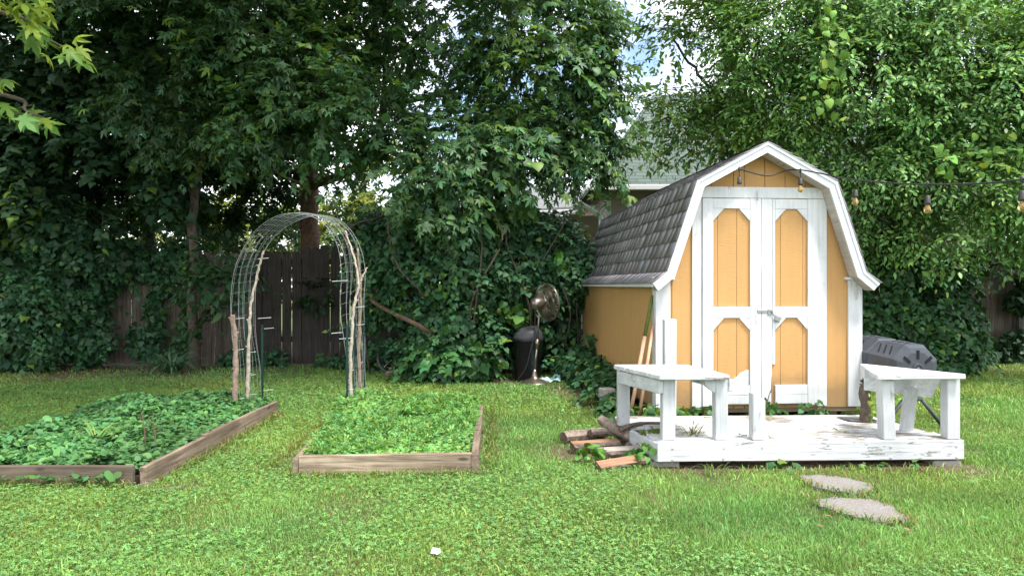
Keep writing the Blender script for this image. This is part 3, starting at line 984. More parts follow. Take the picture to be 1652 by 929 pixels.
# ================================================================== DECK
def build_deck():
    t = thing('deck_platform', 'low white painted deck with flared end benches in front of the ochre shed', 'deck', (2.0, 5.4, 0))
    FL, FR, BR, BL = [Vector((x, y, 0)) for x, y in DECK]
    bm = NB(); n = 7
    for i in range(n):
        a0, a1 = (i + .045) / n, (i + .955) / n
        z = .178 + random.uniform(-.003, .003) - .012 * i / n
        e0 = .012 + (random.uniform(0, .03)); e1 = random.uniform(0, .02)
        l0, l1 = FL.lerp(BL, a0), FL.lerp(BL, a1); r0, r1 = FR.lerp(BR, a0), FR.lerp(BR, a1)
        if i == 0: l0 = l0 + Vector((.0, .04, 0)); r0 = r0 + Vector((0, .04, 0))
        l0, l1 = l0 + Vector((e0, 0, 0)), l1 + Vector((e0, 0, 0)); r0, r1 = r0 - Vector((e1, 0, 0)), r1 - Vector((e1, 0, 0))
        if i in (3,):     # a broken board end on the left
            l0 = l0 + Vector((.10, 0, 0)); l1 = l1 + Vector((.14, 0, 0))
        zz = Vector((0, 0, z))
        prism(bm, [l0 + zz, r0 + zz, r1 + zz, l1 + zz], (0, 0, -.028), .004)
    obj('decking', bm, M['deck'], t)
    bm = NB(); beam(bm, FL + Vector((0, .018, .112)), FR + Vector((.005, .018, .112)), .038, .130, bev=.005)
    rim = obj('front_rim', bm, M['white_x'], t)
    for i, (x, zs) in enumerate(((1.075, (.14, .065)), (1.42, (.14, .07)), (1.68, (.142,)), (2.565, (.14, .066)), (3.02, (.14, .066)))):
        for z in zs:
            y = 4.86 + .07 * (x - .975) / 2.095
            bm = NB(); lathe(bm, [(.010, 0), (.010, .003), (.005, .007), (.001, .008)], align((0, -1, 0), (x + .006 * random.random(), y - .0005, z)), 10)
            obj('bolt', bm, M['white'], rim)
    bm = NB(); beam(bm, FL + Vector((.02, .045, .10)), Vector((.885, 5.37, .094)), .036, .13, bev=.006)
    obj('side_rim', bm, M['white_y'], t)
    bm = NB(); beam(bm, FR + Vector((-.02, .045, .10)), BR + Vector((-.015, -.05, .10)), .036, .13, bev=.005)
    obj('side_rim', bm, M['white_y'], t)
    bm = NB(); beam(bm, BL + Vector((.03, -.02, .09)), BR + Vector((-.03, -.02, .09)), .036, .12, bev=.005)
    obj('back_rim', bm, M['bare'], t)
    bm = NB(); tube(bm, spline([(.80, 5.40, .15), (.88, 5.44, .175), (1.0, 5.47, .19), (1.12, 5.49, .187)], 5), [.02] * 5 + [.018] * 5 + [.013] * 6, 6)
    obj('warped_splinter', bm, M['bark'], t)

    def post(x0, x1, y0, y1, z0, z1, slope=0.0, lean=0.0):
        bm = NB(); h = random.uniform(-.002, .002)
        prism(bm, [(x0, y0, z0), (x1, y0, z0), (x1 + lean + h, y0, z1 - slope), (x0 + lean + h, y0, z1)], (0, y1 - y0, 0), .005)
        return obj('post', bm, M['white_z'], t)
    post(1.018, 1.105, 4.905, 4.995, .18, .594)
    post(1.377, 1.462, 4.905, 4.995, .18, .594)
    post(1.63, 1.716, 4.912, 5.0, .18, .50, .05)
    post(2.528, 2.612, 4.93, 5.02, .18, .59, lean=-.012)
    post(2.968, 3.055, 4.94, 5.03, .18, .594)
    post(.80, .888, 5.46, 5.55, .17, .594)
    post(1.215, 1.31, 5.78, 5.87, .165, .957)
    post(2.81, 2.862, 5.80, 5.85, .165, .585)
    # corbel under the left bench
    bm = NB(); prism(bm, [(1.305, 4.90, .594), (1.376, 4.90, .594), (1.376, 4.90, .50), (1.352, 4.90, .515), (1.318, 4.90, .54), (1.305, 4.90, .56)], (0, .08, 0), .003)
    obj('corbel', bm, M['white_z'], t)

    def bench(pts, zt, boards, nm):
        A, B, D, Cc = [Vector(p) for p in pts]
        bm = NB()
        for i in range(boards):
            a0, a1 = (i + .015) / boards, (i + .985) / boards
            p = [A.lerp(Cc, a0), B.lerp(D, a0), B.lerp(D, a1), A.lerp(Cc, a1)]
            dz = random.uniform(-.002, .002)
            prism(bm, [v + Vector((random.uniform(-.006, .006), 0, dz)) for v in p], (0, 0, -.036), .006)
        return obj('bench_seat', bm, M['white_x'], t, label=nm)
    bench([(.985, 4.84, .632), (1.462, 4.85, .632), (1.315, 5.46, .632), (.765, 5.43, .636)], .63, 4, 'left bench seat')
    bench([(2.455, 4.88, .607 + .02), (3.068, 4.89, .632), (2.985, 5.02, .632), (2.625, 5.47, .642)], .63, 3, 'right bench seat, tilted towards the lawn')
    bm = NB(); beam(bm, (1.005, 4.885, .545), (.80, 5.41, .548), .036, .092, bev=.005)
    obj('bench_apron', bm, M['white_y'], t)
    bm = NB(); beam(bm, (1.482, 4.90, .553), (1.345, 5.40, .553), .034, .082, bev=.005)
    obj('bench_apron', bm, M['white_y'], t)
    bm = NB()
    a, b = Vector((2.60, 5.36, 0)), Vector((3.0, 5.08, 0))
    prism(bm, [a + Vector((0, 0, .605)), b + Vector((.012, -.01, .594)), b + Vector((-.045, .03, .435)), a + Vector((.0, 0, .455))], (.02, .03, 0), .004)
    obj('bench_apron', bm, M['white_x'], t, label='broad board hanging under the right bench')
    bm = NB(); beam(bm, (2.995, 5.06, .55), (3.045, 4.96, .55), .03, .08, bev=.004)
    obj('bench_apron', bm, M['white_y'], t)
    bm = NB(); beam(bm, (2.872, 5.29, .165), (2.835, 5.15, .50), .088, .04, up=(0, 1, 0), bev=.004)
    obj('brace_leg', bm, M['white_z'], t, label='leaning leg under the right bench')


build_deck()
for nm, x0, x1, y0, y1, lab in (('concrete_block', .94, 1.14, 4.93, 5.12, 'rough tan concrete block under the left front corner of the white deck'),
                                ('concrete_block', 2.88, 3.07, 4.95, 5.12, 'pale concrete block under the right front corner of the white deck')):
    bm = NB(); box(bm, x0, x1, y0, y1, -.03, .0325, bev=.01)
    settle(tag(obj(nm, bm, M['concrete']), lab, 'block'), ((x0 + x1) / 2, (y0 + y1) / 2, 0))
bm = NB(); prism(bm, [(2.62, 5.62, .186), (2.83, 5.58, .186), (2.84, 5.76, .186), (2.58, 5.80, .186)], (0, 0, -.006))
settle(tag(obj('shingle_scrap', bm, M['slate']), 'flat grey shingle scrap lying at the back of the white deck', 'shingle'), (2.7, 5.7, .18))
bm = NB(); limb(bm, [(2.735, 5.62, .17), (2.74, 5.63, .3), (2.72, 5.61, .42), (2.735, 5.62, .49)], .042, .034, 8, 4, .008)
settle(tag(obj('wood_stump', bm, M['bark'], None, True), 'brown bark covered stump post beside the right bench and shed corner', 'stump'), (2.735, 5.62, .17))


# ================================================================== RAISED BEDS
def build_beds():
    t = thing('raised_bed', 'left raised garden bed of weathered boards overgrown with dark leafy plants', 'raised bed', (-2.9, 5.7, 0))
    bm = NB(); beam(bm, (-3.66, 4.43, .066), (-2.31, 4.43, .066), .038, .128, bev=.004); obj('board', bm, M['bed_dark'], t, label='dark front board')
    bm = NB(); prism(bm, [(-2.27, 4.42, -.01), (-2.27, 5.28, -.01), (-2.27, 5.28, .128), (-2.27, 4.42, .124)], (.04, 0, 0), .003)
    prism(bm, [(-2.268, 5.285, -.01), (-2.275, 6.92, -.01), (-2.275, 6.92, .125), (-2.268, 5.285, .142)], (.04, 0, 0), .003); obj('board', bm, M['bed_y'], t, label='long right side board, stepped where two planks meet')
    bm = NB(); beam(bm, (-3.62, 6.92, .04), (-2.3, 6.92, .04), .038, .11, bev=.004); obj('board', bm, M['bed_x'], t)
    bm = NB(); beam(bm, (-3.66, 4.45, .05), (-3.66, 6.9, .05), .038, .12, bev=.004); obj('board', bm, M['bed_y'], t)
    bm = NB(); box(bm, -3.64, -2.29, 4.46, 6.9, 0.0, .06); obj('bed_soil', bm, M['soil'], t)
    t = thing('raised_bed', 'right raised garden bed with pale front board, filled with light green weeds', 'raised bed', (-.85, 5.9, 0))
    bm = NB(); prism(bm, [(-1.385, 4.70, -.02), (-.265, 4.72, -.012), (-.265, 4.72, .138), (-1.385, 4.70, .124)], (0, .038, 0), .004); obj('board', bm, M['bed_x'], t, label='pale front board with knots')
    bm = NB(); beam(bm, (-1.405, 4.695, .045), (-1.64, 7.02, -.01), .036, .12, bev=.004); obj('board', bm, M['bed_y'], t)
    bm = NB(); beam(bm, (-.242, 4.715, .056), (-.30, 7.05, .02), .05, .15, bev=.004); obj('board', bm, M['bed_y'], t)
    bm = NB(); beam(bm, (-1.62, 7.03, -.02), (-.33, 7.06, -.02), .036, .12, bev=.004); obj('board', bm, M['bed_x'], t)
    bm = NB(); prism(bm, [(-1.38, 4.745, .07), (-.265, 4.765, .06), (-.32, 7.03, .035), (-1.61, 7.0, .035)], (0, 0, -.03)); obj('bed_soil', bm, M['soil'], t)


build_beds()


# ================================================================== ARCH
def build_arch():
    t = thing('garden_arch', 'arched wire mesh trellis on green stakes spanning the two raised beds', 'trellis', (-2.08, 7.2, 0))
    prof = [(-2.585, 0.02), (-2.61, .4), (-2.65, .8), (-2.645, 1.2), (-2.585, 1.47), (-2.43, 1.72), (-2.20, 1.875), (-1.97, 1.905), (-1.77, 1.82), (-1.635, 1.62), (-1.585, 1.35), (-1.60, 1.0), (-1.57, .6), (-1.555, .3), (-1.53, .05)]
    N = 10
    path = [(p.x, p.z) for p in spline([(x, 0, z) for x, z in prof], 7)]

    def pt(i, s):
        x, z = path[i]; u = s / (N - 1); a = i / (len(path) - 1)
        y = 6.80 + .80 * u + .03 * math.sin(a * 9 + u * 2)
        cx = -2.09
        wob = .018 * math.sin(7 * a + 3.1 * s) + .012 * math.sin(23 * a + s * 1.7)
        x2 = cx + (x - cx) * (1 + .05 * u) + wob * (1 - .4 * math.sin(a * math.pi))
        return Vector((x2, y, z * (1 + .025 * u) + wob * .4))
    bm = NB()
    for s in range(N): tube(bm, [pt(i, s) for i in range(len(path))], .0014 if s not in (0, N - 1) else .0022, 4, False)
    for i in range(2, len(path), 2): tube(bm, [pt(i, s) for s in range(N)], .0013, 4, False)
    obj('wire_mesh', bm, M['galv'], t, True)
    for x, y, h in ((-2.60, 6.78, .96), (-2.60, 7.10, .92), (-2.60, 7.55, .82), (-1.55, 6.82, .86), (-1.55, 7.13, .90), (-1.55, 7.6, .84)):
        bm = NB(); box(bm, x - .010, x + .010, y - .010, y + .010, 0, h, bev=.003)
        for k in range(int(h / .06)): box(bm, x + .010, x + .016, y - .006, y + .006, .05 + k * .06, .066 + k * .06)
        obj('stake', bm, M['stake'], t)

    def stick(pts, r0, r1, mat, lab):
        bm = NB(); q = spline(pts, 8); m = len(q)
        q = [p + Vector((random.uniform(-.006, .006), 0, 0)) for p in q]
        rr = [(r0 + (r1 - r0) * i / (m - 1)) * random.uniform(.88, 1.15) for i in range(m)]
        tube(bm, q, rr, 8)
        for p, r in list(zip(q, rr))[2::4]:
            d = Vector((random.choice((-1, 1)), random.uniform(-.4, .4), .5)).normalized(); tube(bm, [p, p + d * (r + .016)], [r * .5, r * .3], 5)
        obj('stick', bm, M[mat], t, True, label=lab)
    stick([(-2.585, 6.74, 0), (-2.57, 6.74, .35), (-2.575, 6.75, .7), (-2.60, 6.74, .955)], .027, .023, 'stick_brown', 'short thick stick')
    stick([(-2.56, 7.0, 0), (-2.545, 7.0, .5), (-2.53, 7.02, 1.0), (-2.47, 7.05, 1.35), (-2.42, 7.06, 1.56)], .020, .009, 'stick', 'long pale stick')
    stick([(-1.54, 6.95, 0), (-1.545, 6.95, .55), (-1.52, 6.97, 1.0), (-1.48, 7.0, 1.25), (-1.53, 7.02, 1.50), (-1.62, 7.05, 1.76)], .018, .008, 'stick', 'pale crooked stick on the right leg')
    stick([(-1.475, 7.0, 1.22), (-1.44, 7.02, 1.33), (-1.41, 7.04, 1.40)], .010, .005, 'stick', None)
    stick([(-1.53, 7.35, 0), (-1.55, 7.35, .6), (-1.53, 7.33, 1.2), (-1.56, 7.3, 1.6)], .022, .010, 'stick_brown', 'brown stick on the right leg')
    for x, y, z, l in ((-2.55, 6.77, .92, .11), (-2.55, 6.77, .63, .10), (-2.56, 6.77, .17, .11), (-2.53, 7.05, .58, .09), (-2.53, 7.05, .36, .09), (-2.53, 7.05, .17, .10), (-2.44, 7.1, 1.49, .12), (-2.50, 7.3, .9, .16),
                       (-2.55, 7.56, .78, .14), (-2.55, 7.56, .14, .14), (-1.64, 6.86, 1.27, .18), (-1.66, 6.85, .78, .13), (-1.60, 6.95, .72, .16), (-1.50, 7.16, .84, .09), (-1.55, 6.9, .24, .10), (-1.52, 7.1, .12, .07), (-1.47, 7.0, 1.02, .10)):
        bm = NB(); beam(bm, (x - l * .35, y, z - .004), (x + l * .5, y - .01, z + .006), .003, .0045)
        obj('zip_tie', bm, M['tie'], t)


build_arch()


# ================================================================== FAN, BIN, CLOTH
def build_fan():
    t = thing('pedestal_fan', 'bronze pedestal fan standing on its round base in front of the ivy', 'fan', (.28, 8.99, 0))
    b0 = Vector((.28, 8.99, 0)); mc = Vector((.345, 9.0, 1.005))
    bm = NB(); lathe(bm, [(.172, 0), (.176, .012), (.172, .026), (.15, .034), (.135, .05), (.11, .058), (.06, .072), (.04, .10), (.026, .15), (.018, .19)], Matrix.Translation(b0), 32); obj('base', bm, M['bronze'], t, True)
    bm = NB(); tube(bm, [b0 + Vector((0, 0, .18)), b0.lerp(mc, .48)], .014, 12); tube(bm, [b0.lerp(mc, .48), mc], .010, 12); obj('pole', bm, M['bronze'], t, True)
    bm = NB(); c = b0.lerp(mc, .5); lathe(bm, [(.015, -.06), (.022, -.055), (.022, -.02), (.026, -.015), (.026, .03), (.018, .04), (.012, .06)], Matrix.Translation(c), 16); obj('collar', bm, M['bronze'], t, True)
    n = Vector((.80, .57, .09)).normalized()
    A = align(n, mc)
    bm = NB(); lathe(bm, [(.012, -.125), (.045, -.12), (.066, -.10), (.076, -.07), (.078, -.03), (.072, .01), (.06, .04), (.03, .055)], A, 24); lathe(bm, [(.03, -.09), (.03, -.04)], Matrix.Translation(mc + Vector((0, 0, 0))), 12); obj('motor', bm, M['bronze'], t, True)
    bm = NB(); Rr = .235
    for zf, sg in ((.115, 1), (.115, -1)):
        for k in range(40):
            a = 2 * math.pi * k / 40
            pts = []
            for r_, z_ in ((.05, .075 * sg), (.12, .07 * sg), (.19, .052 * sg), (Rr, .006 * sg)):
                a2 = a + .5 * (r_ - .05)
                pts.append(A @ Vector((r_ * math.cos(a2), r_ * math.sin(a2), zf + z_)))
            tube(bm, spline(pts, 2), .0014, 4, False)
        for r_, z_, rr in ((.05, .075, .003), (.12, .07, .0016), (.19, .052, .0018), (Rr, .006, .0045)):
            tube(bm, [A @ Vector((r_ * math.cos(2 * math.pi * k / 40), r_ * math.sin(2 * math.pi * k / 40), zf + z_ * sg)) for k in range(41)], rr, 5, False)
    lathe(bm, [(.001, .188), (.05, .187), (.05, .194), (.001, .198)], A, 20)
    obj('guard', bm, M['bronze'], t, True)
    for k in range(4):
        bm = NB(); a0 = k * math.pi / 2 + .3; V = []
        for r_, da, z_ in ((.03, -.2, .10), (.09, -.42, .095), (.17, -.40, .09), (.205, -.1, .10), (.20, .3, .13), (.12, .42, .135), (.03, .3, .125)):
            V.append(A @ Vector((r_ * math.cos(a0 + da), r_ * math.sin(a0 + da), z_)))
        prism(bm, V, n * .003); obj('blade', bm, M['bronze'], t)
    bm = NB(); tube(bm, spline([mc + Vector((-.05, -.03, -.04)), (.285, 8.94, .85), (.27, 8.93, .6), (.22, 8.9, .4), (.17, 8.88, .22), (.09, 8.88, .10), (.05, 8.86, .02), (-.08, 8.6, .012), (.0, 8.5, .012), (.06, 8.55, .012)], 6), .005, 5)
    obj('power_cord', bm, M['cable'], t, True)


build_fan()


def build_bin():
    o = Vector((.205, 9.42, 0))
    t = thing('trash_can', 'tall black plastic trash can with swing lid beside the bronze fan', 'trash can', o)
    T = Matrix.Translation(o)
    bm = NB(); lathe(bm, [(.150, 0), (.158, .01), (.188, .50), (.197, .505), (.200, .53), (.19, .54), (.175, .535), (.165, .3), (.14, .03)], T, 32); obj('body', bm, M['black'], t, True)
    bm = NB(); Rz = Matrix.Rotation(R(-18), 4, 'Z')
    n = 32; rings = []
    for k, (f, h) in enumerate(((1.0, 0), (1.02, .02), (.97, .04), (.90, .085), (.70, .125), (.35, .14), (.02, .142))):
        ring = []
        for i in range(n):
            a = 2 * math.pi * i / n; x = .2 * f * math.cos(a); y = .2 * f * math.sin(a)
            ring.append(bm.verts.new(T @ Rz @ Vector((x, y, .532 + h + .22 * h * (x / .2)))))
        rings.append(ring)
    for a, b in zip(rings, rings[1:]):
        for i in range(n): bm.faces.new((a[i], a[(i + 1) % n], b[(i + 1) % n], b[i]))
    bm.faces.new(rings[-1])
    lid = obj('lid', bm, M['lid'], t, True)
    bm = NB()
    prism(bm, [T @ Rz @ Vector(p) for p in ((-.12, -.11, .645), (.10, -.115, .66), (.13, .0, .69), (.10, .11, .69), (-.12, .10, .67), (-.15, 0, .655))], (0, 0, .014), .006)
    obj('swing_flap', bm, M['lid'], lid)
    bm = NB(); lathe(bm, [(.018, 0), (.022, .008), (.016, .016), (.002, .018)], T @ Rz @ Matrix.Translation((-.10, -.10, .655)) @ Matrix.Rotation(R(30), 4, 'X'), 12); obj('knob', bm, M['black'], lid)


build_bin()
bm = NB()
nx, ny = 22, 12; g = []
for j in range(ny):
    row = []
    for i in range(nx):
        u, v = i / (nx - 1), j / (ny - 1)
        x = .33 + .27 * u + .02 * math.sin(v * 5); y = 9.05 + .22 * v + .06 * u + .02 * math.sin(u * 9)
        z = .028 + .05 * noise.noise(Vector((u * 5, v * 4, 2.0))) + .05 * max(0, u - .75) * 4 * (v > .4) + .02 * math.sin(u * 17 + v * 6) * .6
        row.append(bm.verts.new((x, y, max(.012, z))))
    g.append(row)
for j in range(ny - 1):
    for i in range(nx - 1): bm.faces.new((g[j][i], g[j][i + 1], g[j + 1][i + 1], g[j + 1][i]))
cl = obj('crumpled_cloth', bm, M['cloth'], None, True)
sm = cl.modifiers.new('thickness', 'SOLIDIFY'); sm.thickness = .004
settle(tag(cl, 'crumpled pale blue cloth lying on the ground beside the bronze fan', 'cloth'), (.46, 9.15, 0))


# ================================================================== COMPOST TUMBLER
def build_tumbler():
    a = Vector((3.425, 6.14, .52)); b = Vector((3.345, 6.92, .56))
    t = thing('compost_tumbler', 'dark grey eight sided compost tumbler on thin legs behind the right bench', 'compost bin', (3.4, 6.5, 0))
    ax = (b - a).normalized(); L = (b - a).length
    Mx = align(ax, a, (1, .15, 0))     # local x sideways, y up/down, z along the drum
    up = 1 if (Mx.to_3x3() @ Vector((0, 1, 0))).z > 0 else -1

    def ring(r, z): return [Mx @ Vector((r * math.cos(R(22.5 + 45 * k)), up * r * math.sin(R(22.5 + 45 * k)), z)) for k in range(8)]
    bm = NB()
    prof = [(.15, -.012), (.195, 0.0), (.218, .045), (.218, L * .47), (.208, L * .48), (.208, L * .52), (.218, L * .53), (.218, L - .06), (.195, L), (.15, L + .01)]
    rs = [[bm.verts.new(p) for p in ring(r, z)] for r, z in prof]
    for p, q in zip(rs, rs[1:]):
        for k in range(8): bm.faces.new((p[k], p[(k + 1) % 8], q[(k + 1) % 8], q[k]))
    bm.faces.new(rs[0][::-1]); bm.faces.new(rs[-1])
    drum = obj('drum', bm, M['tumbler'], t)

    def slot(c, u_, w_, nrm, name='vent_slot'):
        u_, w_, nrm = Vector(u_), Vector(w_), Vector(nrm).normalized()
        bm = NB(); prism(bm, [c - u_ - w_ + nrm * .003, c + u_ - w_ + nrm * .003, c + u_ + w_ + nrm * .003, c - u_ + w_ + nrm * .003], nrm * -.02)
        obj(name, bm, M['slot'], drum)
    # three radial slots on the near end
    for deg in (40, 90, 140):
        rad = Vector((math.cos(R(deg)), up * math.sin(R(deg)), 0)); tan = Vector((-rad.y, rad.x, 0))
        c = Mx @ (rad * .125 + Vector((0, 0, -.014))); m3 = Mx.to_3x3()
        slot(c, m3 @ rad * .036, m3 @ tan * .011, m3 @ Vector((0, 0, -1)))
    for f in (0, 1, 2, 3):             # ribs on the long facets
        deg = 45 * f
        rad = Vector((math.cos(R(deg)), up * math.sin(R(deg)), 0)); tan = Vector((-rad.y, rad.x, 0)); m3 = Mx.to_3x3()
        for z in (.14, .22, .30, .56, .64, .72):
            c = Mx @ (rad * (.218 * math.cos(R(22.5)) + .0005) + Vector((0, 0, z)))
            slot(c, m3 @ (tan * .045 + Vector((0, 0, .03))), m3 @ Vector((0, 0, .008)), m3 @ rad)
    bm = NB(); lathe(bm, [(.045, 0), (.045, .010), (.030, .014), (.028, .008), (.001, .008)], Mx @ Matrix.Translation((0, up * .01, -.012)) @ Matrix.Rotation(math.pi, 4, 'X'), 20)
    obj('hub', bm, M['lid'], drum)
    for s, zz in ((-1, .05), (1, .05), (-1, L - .05), (1, L - .05)):
        top = Mx @ Vector((0, 0, zz)); d = .27
        bm = NB(); foot = Vector((top.x + s * d + .02, top.y + .03, 0)); tube(bm, [top - Vector((0, 0, .26)) + Vector((s * .07, 0, 0)), foot], .016, 8)
        obj('leg', bm, M['lid'], t, True)
    bm = NB(); tube(bm, [Mx @ Vector((0, 0, -.03)), Mx @ Vector((0, 0, L + .03))], .02, 8)
    for zz in (.05, L - .05):
        top = Mx @ Vector((0, 0, zz)); tube(bm, [top - Vector((-.08, 0, .265)), top - Vector((.08, 0, .265))], .016, 8)
    obj('axle_frame', bm, M['lid'], t, True)


build_tumbler()


# ================================================================== TOOLS, LIGHTS, STONES, LOGS
def handle(p0, p1, split, label, r=.016):
    p0, p1 = Vector(p0), Vector(p1)
    t = thing('tool_handle', label, 'tool handle', p0)
    m = p0.lerp(p1, split)
    bm = NB(); tube(bm, [p0, m], r, 10); obj('lower_shaft', bm, M['rake'], t, True)
    if split < 1:
        bm = NB(); tube(bm, [m, m.lerp(p1, .97), p1], [r, r, r * .7], 10); obj('mossy_tip', bm, M['moss'], t, True)


handle((1.02, 6.36, 0), (1.262, 6.52, 1.14), .68, 'long pinkish tool handle with green mossy tip leaning on shed side', .017)
handle((1.09, 6.30, 0), (1.262, 6.48, .88), .999, 'shorter bare wooden handle leaning beside the mossy tipped one', .014)


def build_lights():
    t = thing('string_light', 'black string of unlit bulbs running from the shed gable to the right', 'string light', (2.53, 6.36, 2.24))
    key = [(1.975, 6.33, 2.245), (2.03, 6.35, 2.235), (2.25, 6.37, 2.19), (2.50, 6.38, 2.245), (2.708, 5.72, 2.06), (2.887, 5.04, 1.93), (3.065, 4.36, 1.865), (3.25, 3.66, 1.93), (3.45, 2.95, 2.1)]
    path = [Vector(p) for p in key[:1]] + spline(key[1:], 8)
    bm = NB(); tube(bm, path, .006, 6); obj('cable', bm, M['cable'], t, True)
    for i, (x, y, z, drop) in enumerate(((1.985, 6.33, 2.235, .06), (2.53, 6.36, 2.225, .055), (2.708, 5.72, 2.055, .07), (2.887, 5.04, 1.925, .07), (3.065, 4.36, 1.86, .06), (3.25, 3.66, 1.925, .06))):
        bm = NB()
        tube(bm, [(x, y, z + .005), (x, y, z - drop)], .0035, 6)
        lathe(bm, [(.007, .028), (.009, .01), (.009, -.012), (.007, -.014)], Matrix.Translation((x, y, z)), 10)
        lathe(bm, [(.005, .0), (.017, -.008), (.0185, -.045), (.021, -.05), (.021, -.062), (.016, -.066)], Matrix.Translation((x, y, z - drop)), 14)
        s = obj('socket', bm, M['socket'], t, True)
        if i > 0:
            bm = NB(); lathe(bm, [(.011, 0), (.014, -.010), (.021, -.027), (.023, -.039), (.019, -.052), (.010, -.060), (.001, -.063)], Matrix.Translation((x, y, z - drop - .066)), 16)
            b = obj('bulb', bm, M['bulb'], s, True)


build_lights()
for poly, lab in ((STONE1, 'speckled grey stepping stone nearest the white deck'), (STONE2, 'larger speckled stepping stone farther out on the lawn')):
    bm = NB(); pts = []
    n = len(poly)
    for i in range(n):
        a, b = Vector((*poly[i], 0)), Vector((*poly[(i + 1) % n], 0))
        for k in range(5): pts.append(a.lerp(b, k / 5) + Vector((random.uniform(-.012, .012), random.uniform(-.012, .012), 0)))
    c = sum(pts, Vector()) / len(pts)
    prism(bm, [p + Vector((0, 0, -.04)) for p in pts], (0, 0, .053), .004)
    settle(tag(obj('stepping_stone', bm, M['stone']), lab, 'stepping stone', 'stepping stones in front of the deck'), c)


def split_log(p0, p1, r, roll, arc, inner, label, bark='log_bark', name='firewood_log'):
    """a split billet: bark arc on one side, flat split faces on the other, ragged ends"""
    p0, p1 = Vector(p0), Vector(p1)
    Mx = Matrix.Identity(4); d = (p1 - p0); L = d.length
    x = d.normalized(); z = Vector((0, 0, 1)); y = z.cross(x).normalized(); z = x.cross(y)
    Rm = Matrix((x, y, z)).transposed().to_4x4(); Rm.translation = p0
    bm = NB(); ns, na = 9, 7
    rings = []
    for i in range(ns):
        f = i / (ns - 1); ring = []
        for k in range(na + 1):
            a = R(roll) + R(arc) * (k / na - .5)
            rr = r * (1 + .16 * noise.noise(Vector((f * 5, k * .9, roll))))
            ring.append(Vector((f * L, rr * math.cos(a), rr * .72 * math.sin(a))))
        a = R(roll) + math.pi
        ring.append(Vector((f * L, r * .28 * math.cos(a) + .004 * noise.noise(Vector((f * 9, 3, roll))), r * .28 * math.sin(a))))
        ring = [p + Vector((random.uniform(-.008, .008) if i in (0, ns - 1) else 0, 0, 0)) for p in ring]
        rings.append([bm.verts.new(p) for p in ring])
    m = na + 2
    for a, b in zip(rings, rings[1:]):
        for k in range(m):
            f = bm.faces.new((a[k], a[(k + 1) % m], b[(k + 1) % m], b[k]))
            f.material_index = 1 if k >= na else 0
    for rg in (rings[0][::-1], rings[-1]):
        f = bm.faces.new(rg); f.material_index = 2
    o = obj(name, bm, [M[bark], M[inner], M['end']])
    o.matrix_world = Rm
    return tag(o, label, 'log', 'firewood heap beside the deck')


split_log((.40, 5.66, .045), (.74, 5.80, .05), .062, 100, 300, 'inner_grey', 'grey bark log at the back left of the heap')
split_log((.60, 5.62, .10), (.80, 5.66, .10), .06, 240, 190, 'inner_grey', 'short grey split log at the back middle of the heap')
split_log((.72, 5.72, .17), (.95, 5.36, .08), .062, 200, 180, 'inner_grey', 'dark brown log leaning up against the deck side')
split_log((.44, 5.36, .055), (.78, 5.42, .065), .085, 245, 165, 'inner', 'pinkish split log with dark sawn end at the left of the heap')
split_log((.60, 5.12, .06), (.93, 5.17, .07), .085, 250, 165, 'inner_grey', 'pale speckled split log in the middle of the heap')
split_log((.56, 4.84, .035), (.90, 5.00, .05), .075, 258, 140, 'inner', 'reddish split log lying flat at the front of the heap')
split_log((.88, 5.30, .03), (.99, 5.75, .04), .06, 90, 300, 'inner_grey', 'dark round log tucked beneath the leaning one')
for (x, y, z, w, lab) in ((.985, 7.62, .10, .10, 'pinkish stone half buried in ivy beside the shed wall'), (.86, 8.55, .09, .11, 'mossy brown stone in the ivy at the shed side'), (.80, 9.2, .2, .10, 'tan stone in the ivy near the back shed corner')):
    bm = NB(); bmesh.ops.create_icosphere(bm, subdivisions=3, radius=w)
    for v in bm.verts:
        v.co *= 1 + .35 * noise.noise(v.co * 9 + Vector((x * 9, 0, 0))); v.co.z *= .7
        v.co.z += 0
        v.co += Vector((x, y, z))
    settle(tag(obj('rock', bm, M['concrete'], None, True), lab, 'stone'), (x, y, 0))
bm = NB(); box(bm, .86, .99, 7.0, 7.12, .13, .23, Matrix.Translation((.92, 7.06, .18)) @ Matrix.Rotation(R(20), 4, 'Z') @ Matrix.Translation((-.92, -7.06, -.18)), bev=.008)
box(bm, .87, .98, 7.01, 7.11, 0, .129, Matrix.Translation((.92, 7.06, 0)) @ Matrix.Rotation(R(20), 4, 'Z') @ Matrix.Translation((-.92, -7.06, 0)))
settle(tag(obj('paver_stack', bm, M['concrete']), 'pale square paver standing in the ivy left of the bench leg', 'paver'), (.92, 7.06, 0))


# ================================================================== FENCES
def fence(name, label, x0, x1, y, hfun, mat, gaps=(), lean=(), facing=-1):
    t = thing(name, label, 'fence', ((x0 + x1) / 2, y, 0))
    bm = NB(); x = x0
    while x < x1:
        w = random.uniform(.12, .15); g = random.uniform(.003, .009)
        for gx, gw in gaps:
            if abs(x + w - gx) < .08: g = gw
        h = hfun(x) + random.uniform(-.03, .03); s = random.uniform(-.01, .01)
        for lx, ls in lean:
            if abs(x - lx) < .12: s += ls
        yy = y + random.uniform(-.006, .006)
        prism(bm, [(x, yy, .02), (x + w, yy, .02), (x + w + s, yy, h - .03), (x + w - .03 + s, yy, h), (x + .03 + s, yy, h), (x + s, yy, h - .03)], (0, .018, 0))
        x += w + g
    obj('picket_panel', bm, M[mat], t)
    for z in (.35, 1.0, 1.55):
        bm = NB(); box(bm, x0, x1, y + .03, y + .07, z, z + .09); obj('rail', bm, M[mat], t)
    xp = x0 + .1
    while xp < x1:
        bm = NB(); box(bm, xp, xp + .09, y + .072, y + .16, 0, hfun(xp) - .1); obj('fence_post', bm, M[mat], t); xp += 2.3


